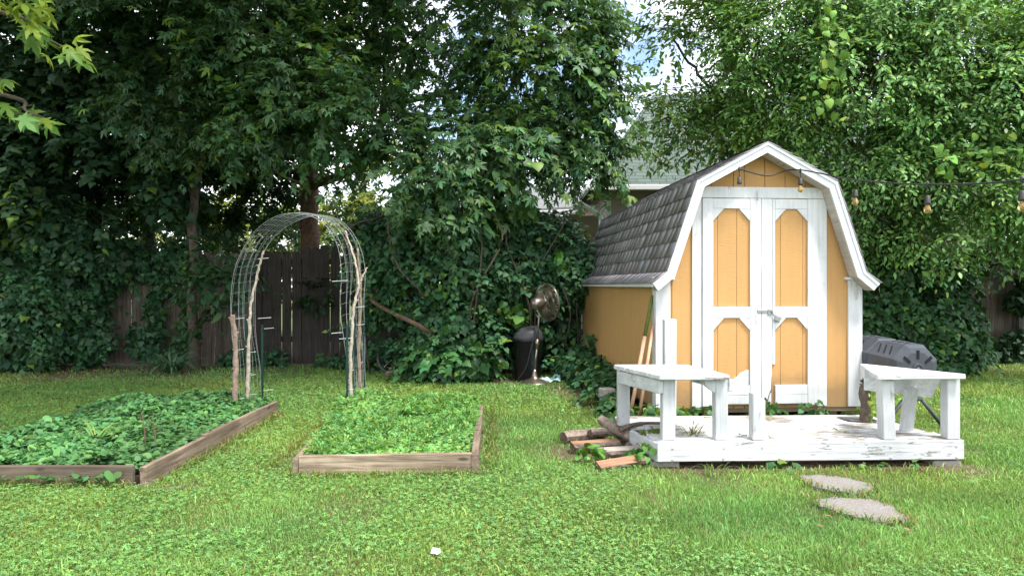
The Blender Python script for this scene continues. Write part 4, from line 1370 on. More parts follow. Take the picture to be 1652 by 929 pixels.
fence('wood_fence', 'weathered grey brown board fence strung with ivy at the left back', -12.5, -4.02, 11.2, lambda x: 1.72, 'fence', ((-5.6, .02),))
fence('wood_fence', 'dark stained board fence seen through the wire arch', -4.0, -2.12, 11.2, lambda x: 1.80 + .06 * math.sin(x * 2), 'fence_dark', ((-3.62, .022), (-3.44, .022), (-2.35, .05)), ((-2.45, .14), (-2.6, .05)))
fence('wood_fence', 'dark board fence buried behind the ivy thicket', -2.08, 4.0, 10.75, lambda x: 1.75, 'fence_dark')  # dark boards put here to stand in for the thicket's inner shade
fence('wood_fence', 'shaded brown board fence under the big leafy tree at the right', 4.2, 11.5, 11.6, lambda x: 1.75, 'fence')
bm = NB(); box(bm, 7.98, 8.10, 11.3, 11.42, 0, 1.45, bev=.006); box(bm, 7.96, 8.12, 11.28, 11.44, 1.452, 1.49, bev=.006)
settle(tag(obj('fence_post', bm, M['white_z']), 'white painted post in front of the shaded right fence', 'post'), (8.04, 11.36, 0))


# ================================================================== HOUSE BEHIND
def build_house():
    t = thing('neighbour_house', 'neighbouring beige house with pale green grey roof behind the ivy and shed', 'house', (5.4, 18, 0))
    X0, X1, Y0, Y1, ZE = 1.95, 10.0, 15.0, 21.0, 3.22
    bm = NB(); z = .3
    while z < ZE - .05:
        prism(bm, [(X0, Y0, z), (X0, Y0 - .018, z), (X0, Y0 - .004, z + .118), (X0, Y0, z + .118)], (X1 - X0, 0, 0))
        prism(bm, [(X0, Y0, z), (X0 - .018, Y0, z), (X0 - .004, Y0, z + .118), (X0, Y0, z + .118)], (0, Y1 - Y0, 0)); z += .118
    box(bm, X0 + .002, X1, Y0 + .002, Y1, 0, ZE - .02)
    wall = obj('wall', bm, M['hside'], t)
    bm = NB(); box(bm, X0 - .03, X0 + .09, Y0 - .03, Y0 - .019, .3, ZE - .03); obj('corner_board', bm, M['gutter'], wall)
    zr, xr, yr = 5.95, 3.5, 18.0
    e = .38
    a, b, c, d = (X0 - e, Y0 - e, ZE), (X1 + e, Y0 - e, ZE), (X1 + e, Y1 + e, ZE), (X0 - e, Y1 + e, ZE)
    r0, r1 = (xr, yr, zr), (X1 - 1.5, yr, zr)
    bm = NB()
    vs = [bm.verts.new(p) for p in (a, b, c, d, r0, r1)]
    for f in ((0, 1, 5, 4), (2, 3, 4, 5), (3, 0, 4), (1, 2, 5), (0, 3, 2, 1)): bm.faces.new([vs[i] for i in f])
    obj('roof', bm, M['hroof'], t)
    bm = NB(); beam(bm, (X0 - e, Y0 - e - .05, ZE - .03), (X1 + e, Y0 - e - .05, ZE - .03), .10, .11, bev=.015); beam(bm, (X0 - e - .05, Y0 - e, ZE - .03), (X0 - e - .05, Y1 + e, ZE - .03), .10, .11, bev=.015)
    obj('gutter', bm, M['gutter'], t)
    bm = NB(); tube(bm, spline([(X0 - .62, Y0 - .15, ZE - .15), (X0 - .60, Y0 - .15, ZE - .28), (X0 - .3, Y0 - .12, ZE - .45), (X0 - .13, Y0 - .10, ZE - .60), (X0 - .12, Y0 - .09, ZE - .9), (X0 - .12, Y0 - .09, .3)], 5), .05, 8)
    obj('downspout', bm, M['gutter'], t, True)
    # the low wing to the left
    bm = NB(); box(bm, -1.2, X0 - .03, 15.9, 20, 0, 2.75); wing = obj('wing_wall', bm, M['hside'], t)
    bm = NB(); box(bm, .3, 1.0, 15.87, 15.899, 1.3, 2.3, bev=.004); w = obj('window', bm, M['gutter'], wing)
    bm = NB(); box(bm, .36, .94, 15.855, 15.869, 1.36, 2.24); obj('pane', bm, M['glass_dark'], w)
    bm = NB(); prism(bm, [(-1.7, 15.3, 2.62), (X0 - .42, 15.3, 2.80), (X0 - .42, 18.0, 3.6), (-.4, 18.0, 3.6)], (0, 0, .1)); obj('wing_roof', bm, M['hroof2'], t)
    bm = NB(); beam(bm, (-1.7, 15.25, 2.60), (X0 - .44, 15.25, 2.78), .1, .11, bev=.01); obj('gutter', bm, M['gutter'], t)


build_house()

# ================================================================== SMALL ODDMENTS
c = Vector((-1.62, 9.95, .24))
t = thing('wheelbarrow', 'old dark wheelbarrow with tan wooden handle, half hidden under the ivy thicket', 'wheelbarrow', (-1.5, 9.9, 0))
bm = NB(); tube(bm, [c + .215 * Vector((math.cos(2 * math.pi * k / 28), .25 * math.sin(2 * math.pi * k / 28), math.sin(2 * math.pi * k / 28))) for k in range(29)], .026, 8, False)
wh = obj('wheel', bm, M['lid'], t, True)
bm = NB()
for k in range(8): tube(bm, [c, c + .2 * Vector((math.cos(k * .785), .25 * math.sin(k * .785), math.sin(k * .785)))], .004, 5)
lathe(bm, [(.02, -.03), (.02, .03)], Matrix.Translation(c) @ Matrix.Rotation(R(90), 4, 'X'), 10)
obj('spokes', bm, M['steel'], wh)
bm = NB(); beam(bm, (-1.66, 9.55, .05), (-1.30, 9.75, .30), .06, .045, bev=.005); obj('handle', bm, M['bed_x'], t)
bm = NB(); prism(bm, [(-1.45, 9.95, .12), (-1.0, 9.95, .16), (-.95, 10.0, .5), (-1.55, 10.0, .45)], (0, .4, 0), .01); obj('tray', bm, M['lid'], t)
bm = NB(); limb(bm, [P(583, 466, 9.55), P(606, 489, 9.4), P(640, 508, 9.1), P(678, 526, 8.95), P(700, 545, 9.2)], .022, .030, 7, 5, .008)
settle(tag(obj('dead_branch', bm, M['bark_red']), 'bare reddish dead branch slanting through the ivy thicket', 'branch'), P(640, 508, 9.1))
bm = NB(); limb(bm, [P(626, 330, 9.2), P(628, 390, 9.1), P(645, 435, 9.05), P(675, 466, 9.0), P(690, 490, 9.3)], .013, .009, 6, 6, .006)
settle(tag(obj('hanging_vine', bm, M['bark']), 'thin bare vine stem hanging in front of the ivy thicket', 'vine'), P(645, 435, 9.05))
for x, y, lab in ((-.34, 3.27, 'small white paper scrap on the front lawn'), (-.01, 8.55, 'small white scrap on the grass near the fan')):
    bm = NB()
    for k in range(3):
        M0 = Matrix.Translation((x + random.uniform(-.01, .01), y + random.uniform(-.008, .008), .034)) @ Matrix.Rotation(k * 1.3, 4, 'Z') @ Matrix.Rotation(R(random.uniform(10, 50)), 4, 'X')
        prism(bm, [M0 @ Vector(p) for p in ((-.022, -.01, 0), (.0, -.016, .006), (.022, -.006, 0), (.016, .013, -.004), (-.014, .014, .003))], (0, 0, .002))
    settle(tag(obj('paper_scrap', bm, M['litter']), lab, 'scrap'), (x, y, 0))

# ================================================================== VEGETATION
def B(u, v, y, rx, ry, rz, d=1.0): return (tuple(P(u, v, y)), (rx, ry, rz), d)


MAPLE = (0.088, 0.185, 0.078)
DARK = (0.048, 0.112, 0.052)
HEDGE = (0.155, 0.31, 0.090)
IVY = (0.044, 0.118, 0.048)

# -- big maple behind the fence
x0 = P(497, 400, 12.1).x
tree('maple_tree', 'big maple with thick reddish trunk behind the dark fence and wide drooping leafy crown', (x0, 12.1, 0),
     [(x0, 12.1, 0), (x0 + .02, 12.1, 2), tuple(P(497, 230, 12.1)), (x0 + .15, 12.0, 5.5), (x0 + .5, 11.9, 8)], .19,
     [([tuple(P(500, 260, 12.1)), tuple(P(560, 170, 11.7)), tuple(P(600, 60, 11.4)), tuple(P(625, -80, 11.2))], .10),
      ([tuple(P(505, 300, 12.1)), tuple(P(600, 250, 11.5)), tuple(P(620, 140, 11.2)), tuple(P(622, 20, 11))], .085),
      ([tuple(P(620, 170, 11.2)), tuple(P(720, 150, 10.8)), tuple(P(800, 110, 10.6)), tuple(P(900, 100, 10.4))], .05),
      ([tuple(P(660, 110, 11.2)), tuple(P(690, 60, 10.9)), tuple(P(740, 0, 10.8))], .05),
      ([tuple(P(640, 190, 11.2)), tuple(P(760, 195, 10.4)), tuple(P(860, 190, 10.2)), tuple(P(950, 200, 10))], .04),
      ([tuple(P(495, 255, 12.1)), tuple(P(430, 200, 11.2)), tuple(P(380, 165, 10.4))], .05),
      ([tuple(P(490, 300, 12.1)), tuple(P(430, 270, 11.2)), tuple(P(390, 230, 10.6))], .035)],
     lambda t: crown('crown', t, T_MAPLE, [
         B(500, 25, 11.2, 1.5, 1.2, 1.0, 1.1), B(640, 30, 11.2, 1.3, 1.1, .9, .5), B(760, 40, 10.4, 1.2, 1.0, .9, .6), B(880, 60, 9.9, 1.0, .9, .9, 1.1),
         B(935, 20, 10.3, .45, .6, .5, .8), B(905, 150, 9.6, .72, .7, .7, 1.1), B(845, 170, 9.6, .8, .8, .7, 1.0), B(945, 225, 9.5, .36, .4, .35, 1.0),
         B(570, 195, 9.6, .95, .8, .45, 1.1), B(480, 140, 9.8, .8, .8, .55, 1.1), B(660, 270, 9.2, .95, .7, .42, 1.2), B(760, 235, 9.4, .7, .7, .45, .9), B(615, 270, 9.3, .5, .5, .33, 1.0),
         B(865, 235, 9.5, .65, .6, .4, 1.1), B(710, 320, 9.1, .65, .5, .30, 1.0), B(430, 90, 10, 1.0, .9, .8, 1.2), B(720, 130, 11.2, 1.1, .8, .6, .22), B(600, 110, 10.9, .9, .7, .6, .2), B(800, 120, 10.3, .7, .7, .5, .6), B(540, 110, 10.2, .6, .6, .4, .5), B(690, 200, 10.6, .9, .6, .5, .25),
         B(410, 200, 9.6, .6, .6, .35, .9),
         ((-1.6, 8.4, 7.2), (2.2, 2.0, 1.1), .75), ((-2.6, 6.6, 7.0), (1.8, 1.6, .9), .6), ((.2, 9.4, 7.6), (1.4, 1.4, .9), .5), ((-4.6, 7.3, 7.1), (1.8, 1.7, .9), .7), B(480, -190, 11, 2.4, 2.0, 1.5, .7), B(700, -190, 11, 2.2, 2.0, 1.5, .6), B(880, -150, 10.5, 1.3, 1.5, 1.2, .7)],  # unseen overhead blobs, added to shade the left yard and shed side
         22, .10, MAPLE, tmpl2=T_HEART, frac=.28, size2=.085, var=.28, young=.05, nl=12, length=.5, droop=.45, gap=.22), 'bark_red')

# -- slim tree in front of the fence
x0 = P(312, 560, 10.7).x
tree('slim_tree', 'slim grey trunked tree in front of the left fence, ivy at its foot', (x0, 10.7, 0),
     [(x0, 10.7, 0), tuple(P(311, 400, 10.7)), tuple(P(318, 290, 10.7)), tuple(P(338, 140, 10.6)), tuple(P(342, -60, 10.5))], .085,
     [([tuple(P(318, 290, 10.7)), tuple(P(300, 220, 10.4)), tuple(P(255, 205, 9.9))], .03), ([tuple(P(335, 180, 10.6)), tuple(P(300, 110, 10.2)), tuple(P(240, 90, 9.8))], .035),
      ([tuple(P(338, 140, 10.6)), tuple(P(400, 80, 10.3)), tuple(P(450, 60, 10))], .03)],
     lambda t: crown('crown', t, T_MAPLE, [B(320, 205, 9.9, .75, .6, .32, 1.1), B(265, 160, 10, .7, .7, .5, 1.1), B(320, 60, 10.0, 1.1, .9, .8, 1.1), B(250, 30, 9.9, .9, .9, .8, 1.0), B(400, 20, 10.2, .9, .9, .7, .9), B(310, -170, 10.4, 2.0, 2.0, 1.4, .8)],
                     22, .098, (0.075, 0.16, 0.07), young=.04, nl=11, length=.5, droop=.4, gap=.25))

# -- dark trees at the left
x0 = P(70, 500, 12.3).x
tree('dark_tree', 'dark broad leafed tree filling the upper left corner above the ivy', (x0, 12.3, 0),
     [(x0, 12.3, 0), (x0 + .1, 12.3, 2.4), (x0, 12.1, 5), (x0 + .3, 12, 7.5)], .16, [([(x0, 12.3, 2.4), tuple(P(150, 260, 11.6)), tuple(P(220, 180, 11))], .07), ([(x0, 12.3, 2.2), tuple(P(30, 200, 11.4))], .07)],
     lambda t: crown('crown', t, T_IVY, [B(60, 90, 10.8, 1.5, 1.1, 1.1), B(170, 60, 10.7, 1.2, 1.0, 1.0), B(0, 220, 10.8, 1.1, .9, .8), B(110, 230, 10.7, 1.2, .9, .8), B(210, 250, 10.8, .9, .8, .7), B(150, 330, 10.6, .8, .7, .5), B(50, 330, 10.7, 1.0, .8, .6), B(-90, 150, 10.8, 1.2, 1, 1.6), B(260, 310, 11.0, .6, .6, .4),
                                         B(60, -190, 10.8, 2.6, 2.2, 1.5, .7)],
                     26, .092, DARK, young=.015, nl=11, length=.5, droop=.5, gap=.22))
x0 = P(240, 500, 13.2).x
tree('background_tree', 'dark tree standing behind the weathered left fence', (x0, 13.2, 0), [(x0, 13.2, 0), (x0, 13.2, 3), (x0, 13, 7)], .15, [],
     lambda t: crown('crown', t, T_SPRAY, [B(250, 150, 13, 2.0, 1.3, 1.5), B(400, 110, 13.2, 1.8, 1.2, 1.6), B(370, 300, 13, 1.0, .9, .7, .8), B(430, 290, 13, .8, .8, .6, .8), B(120, 250, 13, 1.8, 1.2, 1.4), B(-40, 250, 13, 1.8, 1.2, 1.8)], 14, .2, DARK, young=.02, nl=10, length=.6, gap=.2))
x0 = P(560, 400, 17).x
tree('background_tree', 'sunlit yellow green tree far behind the dark fence and wire arch', (x0, 18, 0), [(x0, 18, 0), (x0, 18, 2.2), (x0 + .2, 18, 4)], .15, [],
     lambda t: crown('crown', t, T_SPRAY, [B(450, 395, 18, 1.6, 1.0, .9), B(560, 385, 18, 1.8, 1.0, 1.0), B(650, 330, 18, 1.4, 1.0, 1.6, .6), B(250, 390, 18, 1.6, 1.0, .9), B(350, 380, 18.4, 1.4, .8, .8, .8), B(720, 300, 18, 1.4, 1.0, 1.2, .35)], 11, .22, (.13, .20, .035), young=.3, ycol=(.32, .36, .06), nl=9, length=.6, gap=.2))

# -- small tree in the thicket, right of the maple
x0 = P(800, 350, 10.1).x
tree('small_tree', 'small crooked tree rising out of the ivy thicket in front of the neighbouring house', (x0, 10.2, 0),
     [(x0, 10.2, 0), (x0 - .02, 10.15, 1.4), tuple(P(798, 352, 10.1)), tuple(P(812, 310, 10.0)), tuple(P(830, 270, 10.0)), tuple(P(850, 190, 10.1))], .085,
     [([tuple(P(806, 325, 10.05)), tuple(P(780, 290, 9.9)), tuple(P(770, 240, 9.8))], .045), ([tuple(P(825, 280, 10)), tuple(P(880, 240, 9.9)), tuple(P(930, 230, 9.8))], .035)],
     lambda t: crown('crown', t, T_MAPLE, [B(965, 262, 9.5, .28, .3, .13, .9), B(985, 235, 9.6, .24, .3, .16, .9), B(985, 150, 9.7, .26, .3, .3, .8), B(760, 300, 9.5, .5, .5, .35, 1.0), B(890, 240, 9.7, .4, .4, .22, 1.1)],
                     16, .12, (0.085, 0.18, 0.06), young=.12, nl=11, length=.45, droop=.5, gap=.2), 'bark_red')

# -- tall light tree right of the sky gap
x0 = P(1235, 400, 12.3).x
tree('light_tree', 'airy light green tree with thin dark branches between the sky gap and the shed roof', (x0, 12.3, 0),
     [(x0, 12.3, 0), (x0, 12.3, 2.5), tuple(P(1210, 200, 12.1)), tuple(P(1180, 90, 12)), tuple(P(1150, -40, 12))], .12,
     [([tuple(P(1225, 215, 12.1)), tuple(P(1170, 170, 11.6)), tuple(P(1120, 110, 11.2)), tuple(P(1085, 60, 11))], .045), ([tuple(P(1215, 220, 12)), tuple(P(1150, 200, 11.3)), tuple(P(1080, 190, 10.9)), tuple(P(1050, 210, 10.8))], .035),
      ([tuple(P(1180, 100, 12)), tuple(P(1165, 20, 11.6)), tuple(P(1160, -40, 11.4))], .03)],
     lambda t: crown('crown', t, T_OVAL, [B(1125, 60, 11.2, .6, .6, .9, .9), B(1180, 110, 11.2, .9, .8, .9, 1.0), B(1105, 175, 10.8, .42, .4, .25, .8), B(1160, 205, 10.7, .6, .5, .3, 1.0), B(1062, 185, 10.8, .40, .4, .22, 1.1), B(1045, 235, 10.8, .28, .3, .14, .8), B(1080, 40, 11.1, .30, .4, .5, .8), B(1095, 245, 10.7, .3, .4, .10, .6), B(1220, 190, 10.9, .8, .7, .6, 1.0), B(1230, 20, 11.3, 1.0, .9, .8, .9), B(1078, 110, 11, .22, .3, .5, .8),
                                          B(1130, -150, 11.3, 1.6, 1.3, 1.0, .8)],
                     34, .085, (0.115, 0.225, 0.06), young=.08, ycol=(.25, .34, .05), nl=11, length=.5, droop=.3, gap=.30))

# -- the great leafy mass on the right
x0 = P(1500, 560, 11.0).x
tree('vine_covered_tree', 'huge glossy leaved tree draped with vines over the right side of the shed', (x0, 11.0, 0),
     [(x0, 11.0, 0), (x0 + .1, 11, 2), (x0 - .1, 11, 4), (x0, 10.8, 7)], .2,
     [([(x0, 11, 2.2), tuple(P(1400, 250, 10.2)), tuple(P(1330, 200, 9.9))], .06), ([(x0, 11, 2.8), tuple(P(1430, 140, 10.2)), tuple(P(1350, 60, 9.9))], .06), ([(x0, 11, 2.5), tuple(P(1600, 200, 9.8)), tuple(P(1680, 150, 9.4))], .06),
      ([(x0, 11, 2), tuple(P(1530, 380, 9.6)), tuple(P(1560, 400, 8.9))], .03), ([tuple(P(1370, 210, 9.3)), tuple(P(1400, 150, 8.95)), tuple(P(1425, 85, 8.9))], .012), ([tuple(P(1640, 420, 9.3)), tuple(P(1600, 440, 9.3)), tuple(P(1598, 470, 9.3))], .012)],
     lambda t: crown('crown', t, T_OVAL, [
         B(1300, 60, 10.1, 1.1, .9, .9), B(1290, 190, 10.0, .8, .7, .6), B(1400, 130, 9.7, 1.0, .9, .8, 1.1), B(1420, 20, 9.8, 1.1, .9, .8), B(1540, 60, 9.6, 1.1, .9, .9, 1.1), B(1630, 150, 9.1, .8, .8, .8, 1.1), B(1530, 190, 9.5, .95, .8, .6, 1.1),
         B(1360, 250, 9.7, .7, .6, .45), B(1440, 265, 9.5, .8, .7, .5, 1.1), B(1560, 290, 9.2, .75, .7, .4, 1.1), B(1640, 300, 8.9, .6, .6, .4), B(1430, 350, 9.8, .6, .6, .4), B(1545, 385, 8.9, .5, .45, .2, 1.2), B(1600, 360, 9.0, .5, .45, .25, 1.1), B(1700, 330, 9.2, .7, .7, .7), B(1720, 80, 9.2, 1.0, 1, 1.2),
         B(1330, -140, 10.6, 1.8, 1.2, 1.0, .4), B(1560, -150, 10.4, 1.8, 1.2, 1.0, .4), B(1480, 200, 11.4, 2.4, .7, 2.3, 1.0), B(1330, 120, 11.6, 1.8, .7, 1.8, 1.0), B(1640, 100, 11.4, 1.5, .7, 2.2, .8)],
         60, .066, HEDGE, mat='ivy', var=.28, young=.06, ycol=(.22, .34, .06), nl=12, length=.38, droop=.45, gap=.30, gscale=1.6))
# trailing light vines with heart shaped leaves over that tree
for lab, pts, n in (('pale heart leaved vine trailing over the great tree above the string light', [(1520, 255, 8.7), (1570, 262, 8.55), (1620, 258, 8.45), (1690, 235, 8.4)], 120),
                    ('pale heart leaved vine hanging from the treetop right of the shed peak', [(1345, -10, 8.9), (1335, 60, 8.85), (1345, 110, 8.8), (1330, 170, 8.85)], 90)):
    t = thing('vine', lab, 'vine', P(*pts[1]))
    sp = spline([P(*p) for p in pts], 8)
    bm = NB(); tube(bm, sp, .006, 5); obj('stem', bm, M['moss'], t, True)
    idx = rng.integers(0, len(sp), n); pp = np.array([tuple(sp[i]) for i in idx]) + rng.normal(0, .11, (n, 3)) * np.array([1, .8, 1])
    obj('foliage', leaves('foliage', T_HEART, pp, rng.normal(size=(n, 3)) * .5 + np.array([0, -.2, -.8]), rng.normal(size=(n, 3)) * .4 + np.array([0, -.6, .6]), rng.uniform(.07, .125, n), palette(n, (.15, .29, .05), .2, .2, (.28, .38, .06))), M['herb'], t)

# -- maple branch reaching in at the top left, its tree stands outside the picture
t = thing('maple_tree', 'nearby maple whose bright yellow green branch tips reach in at the upper left edge', 'tree', (-6.6, 3.6, 0))
bm = NB(); limb(bm, [(-6.6, 3.6, -.1), (-6.6, 3.6, 2.2), (-6.5, 3.7, 4.5), (-6.6, 3.9, 7.5)], .2, .09, 10); limb(bm, [(-6.5, 3.7, 4.0), (-4.5, 4.2, 6.0), (-2.6, 4.6, 6.7)], .09, .02, 7)
for pts in ([(-6.5, 3.7, 3.2), (-5.3, 4.4, 3.35), tuple(P(0, 20, 5.0)), tuple(P(60, 55, 5.0)), tuple(P(110, 80, 5.0))], [(-6.5, 3.7, 2.6), (-5.2, 4.4, 2.75), tuple(P(-10, 150, 5.0)), tuple(P(40, 178, 5.0)), tuple(P(70, 190, 5.0))], [(-5.3, 4.4, 3.35), tuple(P(-30, -20, 4.8)), tuple(P(50, -10, 4.8))]):
    limb(bm, pts, .035, .004, 6, 6, .004)
obj('trunk', bm, M['bark'], t, True)
pp = []
for pts, m in (([(-60, -20), (20, 10), (60, 30), (110, 78), (125, 85)], 34), ([(-60, 140), (0, 160), (40, 178), (75, 190)], 20), ([(-60, -40), (30, -10), (75, 0)], 16), ([(-40, 110), (15, 130)], 9), ([(40, 40), (70, 65)], 10)):
    for k in range(m):
        s = random.random() * (len(pts) - 1.001); i = int(s); f = s - i
        pp.append(P(pts[i][0] + (pts[i + 1][0] - pts[i][0]) * f + random.gauss(0, 9), pts[i][1] + (pts[i + 1][1] - pts[i][1]) * f + random.gauss(0, 9) + 6, 5.0 + random.uniform(-.25, .25)))
pp = np.array([tuple(p) for p in pp]); n = len(pp)
near = leaves('a', T_MAPLE, pp, rng.normal(size=(n, 3)) * .35 + np.array([.7, -.1, -.55]), rng.normal(size=(n, 3)) * .35 + np.array([.1, -.3, .9]), rng.uniform(.10, .17, n), palette(n, (.13, .24, .04), .2, .45, (.27, .37, .045)))
p, a, nn = spray_points([((-2.9, 4.4, 6.7), (1.7, 1.7, .9), .9), ((-6.6, 4.2, 6.2), (2.4, 2.2, 1.4), 1.0), ((-5.0, 5.0, 6.6), (1.8, 2.0, 1.0), .9), ((-8.5, 5, 6.0), (2, 2, 1.5), .8), ((-7.5, 2.0, 6.0), (2, 2, 1.4), .7)], 8, nl=9, length=.6, back=2)  # out-of-view crown, extended overhead to shade the left of the yard
obj('crown', merge('crown', [near, leaves('b', T_MAPLE, p, a, nn, .16 * rng.uniform(.7, 1.3, len(p)), palette(len(p), (.07, .15, .035), .2, .1))]), M['leaf'], t)


# -- ivy and thickets
def ivy(name, label, cat, blobs, per, size, base, tmpl=T_IVY, base_pt=None, mat='ivy', stems=0, hang=0, group=None, **kw):
    sk = {k: kw.pop(k) for k in ('young', 'ycol', 'var', 'tilt', 'down') if k in kw}
    p, nrm = mound(blobs, per, **kw)
    parts = [surf_leaves(p, nrm, base, size, tmpl, **sk)]
    if hang:     # loose sprays standing clear of the mass
        q, a, n2 = spray_points(blobs, hang, nl=9, length=.35, droop=.6, lo=.95, back=.3)
        k = q[:, 2] > .03; q, a, n2 = q[k], a[k], n2[k]
        parts.append(leaves('h', tmpl, q, a, n2, size * rng.uniform(.7, 1.3, len(q)), palette(len(q), np.array(base) * 1.25, .25, .05)))
    c = base_pt or (blobs[0][0][0], blobs[0][0][1], 0)
    t = thing(name, label, cat, c, group)
    obj('foliage', merge('foliage', parts), M[mat], t)
    if stems:
        bm = NB()
        for k in range(stems):
            b = random.choice(blobs); cx, cy, cz = b[0]; rx, ry, rz = b[1]
            px = cx + random.uniform(-.8, .8) * rx
            tube(bm, spline([(px, cy, 0), (px + random.uniform(-.2, .2), cy - ry * .9, cz * .6), (px + random.uniform(-.3, .3), cy - ry * .98, cz + rz * .3), (px + random.uniform(-.4, .4), cy - ry * .6, cz + rz * .8)], 5), random.uniform(.005, .014), 5)
        obj('stem', bm, M['bark'], t, True)
    return t


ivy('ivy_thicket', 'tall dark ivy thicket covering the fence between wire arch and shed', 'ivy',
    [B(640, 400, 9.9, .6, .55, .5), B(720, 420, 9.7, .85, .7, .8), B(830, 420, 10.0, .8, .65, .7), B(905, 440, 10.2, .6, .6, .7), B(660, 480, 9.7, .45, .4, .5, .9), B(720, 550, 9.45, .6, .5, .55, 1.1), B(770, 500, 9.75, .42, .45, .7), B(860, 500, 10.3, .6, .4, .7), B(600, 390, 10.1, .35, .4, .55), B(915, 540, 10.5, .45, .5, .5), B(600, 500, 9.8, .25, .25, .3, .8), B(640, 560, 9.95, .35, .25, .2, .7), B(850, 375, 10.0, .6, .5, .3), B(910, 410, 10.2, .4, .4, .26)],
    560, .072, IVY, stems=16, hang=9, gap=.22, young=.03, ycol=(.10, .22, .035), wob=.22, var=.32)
ivy('ivy', 'leafy ivy sprays spilling onto the lawn at the foot of the thicket', 'ivy', [B(740, 585, 9.15, .42, .3, .28), B(690, 575, 9.2, .3, .25, .3), B(770, 600, 9.2, .25, .2, .12)], 420, .095, (.04, .115, .034), hang=14, young=.02, gap=.2)
ivy('kudzu_vine', 'light green heart leaved vine climbing beside the bronze fan', 'vine', [B(835, 505, 9.5, .16, .12, .18, .5), B(800, 495, 9.4, .2, .15, .12, .5), B(808, 350, 9.5, .3, .2, .2, .7), B(840, 335, 9.5, .25, .2, .18, .8)], 200, .12, (.085, .21, .04), T_HEART, mat='herb', young=.15)
ivy('kudzu_vine', 'bright pale vine leaves left of the shed eave', 'vine', [B(903, 430, 9.5, .10, .08, .22, .6)], 150, .12, (.12, .28, .05), T_HEART, mat='herb')
ivy('ivy_hedge', 'big rounded ivy mound at the lower left edge of the yard', 'ivy', [B(20, 500, 10.4, .9, .7, .9), B(-90, 480, 10.3, 1.0, .8, 1.0), B(110, 480, 10.8, .6, .5, .7), B(60, 400, 10.7, .9, .6, .6), B(150, 540, 10.8, .4, .35, .5), B(160, 420, 10.95, .5, .35, .5)], 540, .072, IVY, hang=9, gap=.22, young=.01, wob=.25)
ivy('fence_ivy', 'ivy creeping diagonally across the weathered left fence', 'ivy', [B(240, 425, 11.1, .35, .14, .25), B(262, 450, 11.05, .22, .13, .3), B(250, 500, 11.05, .16, .12, .3), B(232, 545, 11.0, .32, .16, .35), B(200, 400, 11.1, .3, .14, .25), B(300, 420, 11.1, .3, .14, .25), B(280, 405, 11.1, .3, .15, .2)], 480, .075, IVY, gap=.15, young=.01)
ivy('trunk_ivy', 'ivy climbing up the foot of the slim tree trunk', 'ivy', [B(300, 500, 10.75, .11, .12, .9), B(295, 560, 10.7, .22, .16, .25)], 420, .075, IVY, gap=.2)
ivy('ivy', 'low dark ivy growing along the foot of the dark fence behind the arch', 'ivy', [B(460, 580, 10.9, .45, .2, .18), B(390, 580, 10.9, .4, .2, .15), B(540, 590, 10.7, .3, .15, .12), B(590, 585, 10.3, .25, .2, .2)], 400, .08, IVY, gap=.2)
t = thing('sapling', 'dark green sapling with oval leaves in front of the fence left of the arch', 'sapling', P(345, 560, 10.2).xy.to_3d())
bm = NB(); limb(bm, [P(346, 590, 10.2), P(346, 500, 10.2), P(350, 430, 10.15), P(352, 400, 10.1)], .014, .006, 6); obj('trunk', bm, M['bark'], t, True)
crown('crown', t, T_OVAL, [B(355, 420, 10.1, .38, .3, .2), B(340, 470, 10.1, .25, .25, .25), B(375, 450, 10.0, .3, .25, .22), B(345, 530, 10.3, .2, .2, .2, .6)], 24, .12, (.04, .105, .04), young=0, nl=9, length=.3)
t = thing('vine_sprig', 'small sprig of leaves growing through the dark fence inside the arch', 'vine', P(510, 475, 11.1))
crown('foliage', t, T_OVAL, [B(510, 473, 11.1, .2, .08, .14)], 60, .1, (.032, .08, .03), nl=8, length=.2)
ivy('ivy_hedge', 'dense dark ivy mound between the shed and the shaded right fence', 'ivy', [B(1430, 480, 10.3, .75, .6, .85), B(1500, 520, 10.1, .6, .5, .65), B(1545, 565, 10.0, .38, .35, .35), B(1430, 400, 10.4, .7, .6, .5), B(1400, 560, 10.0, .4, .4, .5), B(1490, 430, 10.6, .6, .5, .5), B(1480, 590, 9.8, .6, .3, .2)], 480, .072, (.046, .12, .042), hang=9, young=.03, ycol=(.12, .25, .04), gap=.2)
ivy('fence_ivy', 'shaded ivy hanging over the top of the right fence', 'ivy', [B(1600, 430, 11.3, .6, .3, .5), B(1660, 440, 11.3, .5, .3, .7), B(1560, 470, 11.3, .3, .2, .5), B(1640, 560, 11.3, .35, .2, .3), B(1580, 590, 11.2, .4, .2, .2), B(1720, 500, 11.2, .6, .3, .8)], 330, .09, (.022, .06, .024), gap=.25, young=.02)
ivy('ivy', 'low ivy bank along the left side wall of the shed', 'ivy', [((.92, 9.2, .18), (.3, .4, .28), 1), ((.95, 8.6, .15), (.25, .4, .25), 1), ((1.02, 8.0, .15), (.24, .45, .26), 1), ((1.05, 7.4, .12), (.2, .4, .22), 1), ((.98, 6.9, .08), (.16, .3, .16), 1), ((.72, 9.45, .18), (.22, .3, .24), 1), ((1.04, 9.3, .35), (.1, .16, .28), .7)], 520, .075, (.04, .11, .042), gap=.22, back=2, young=.05, hang=10)
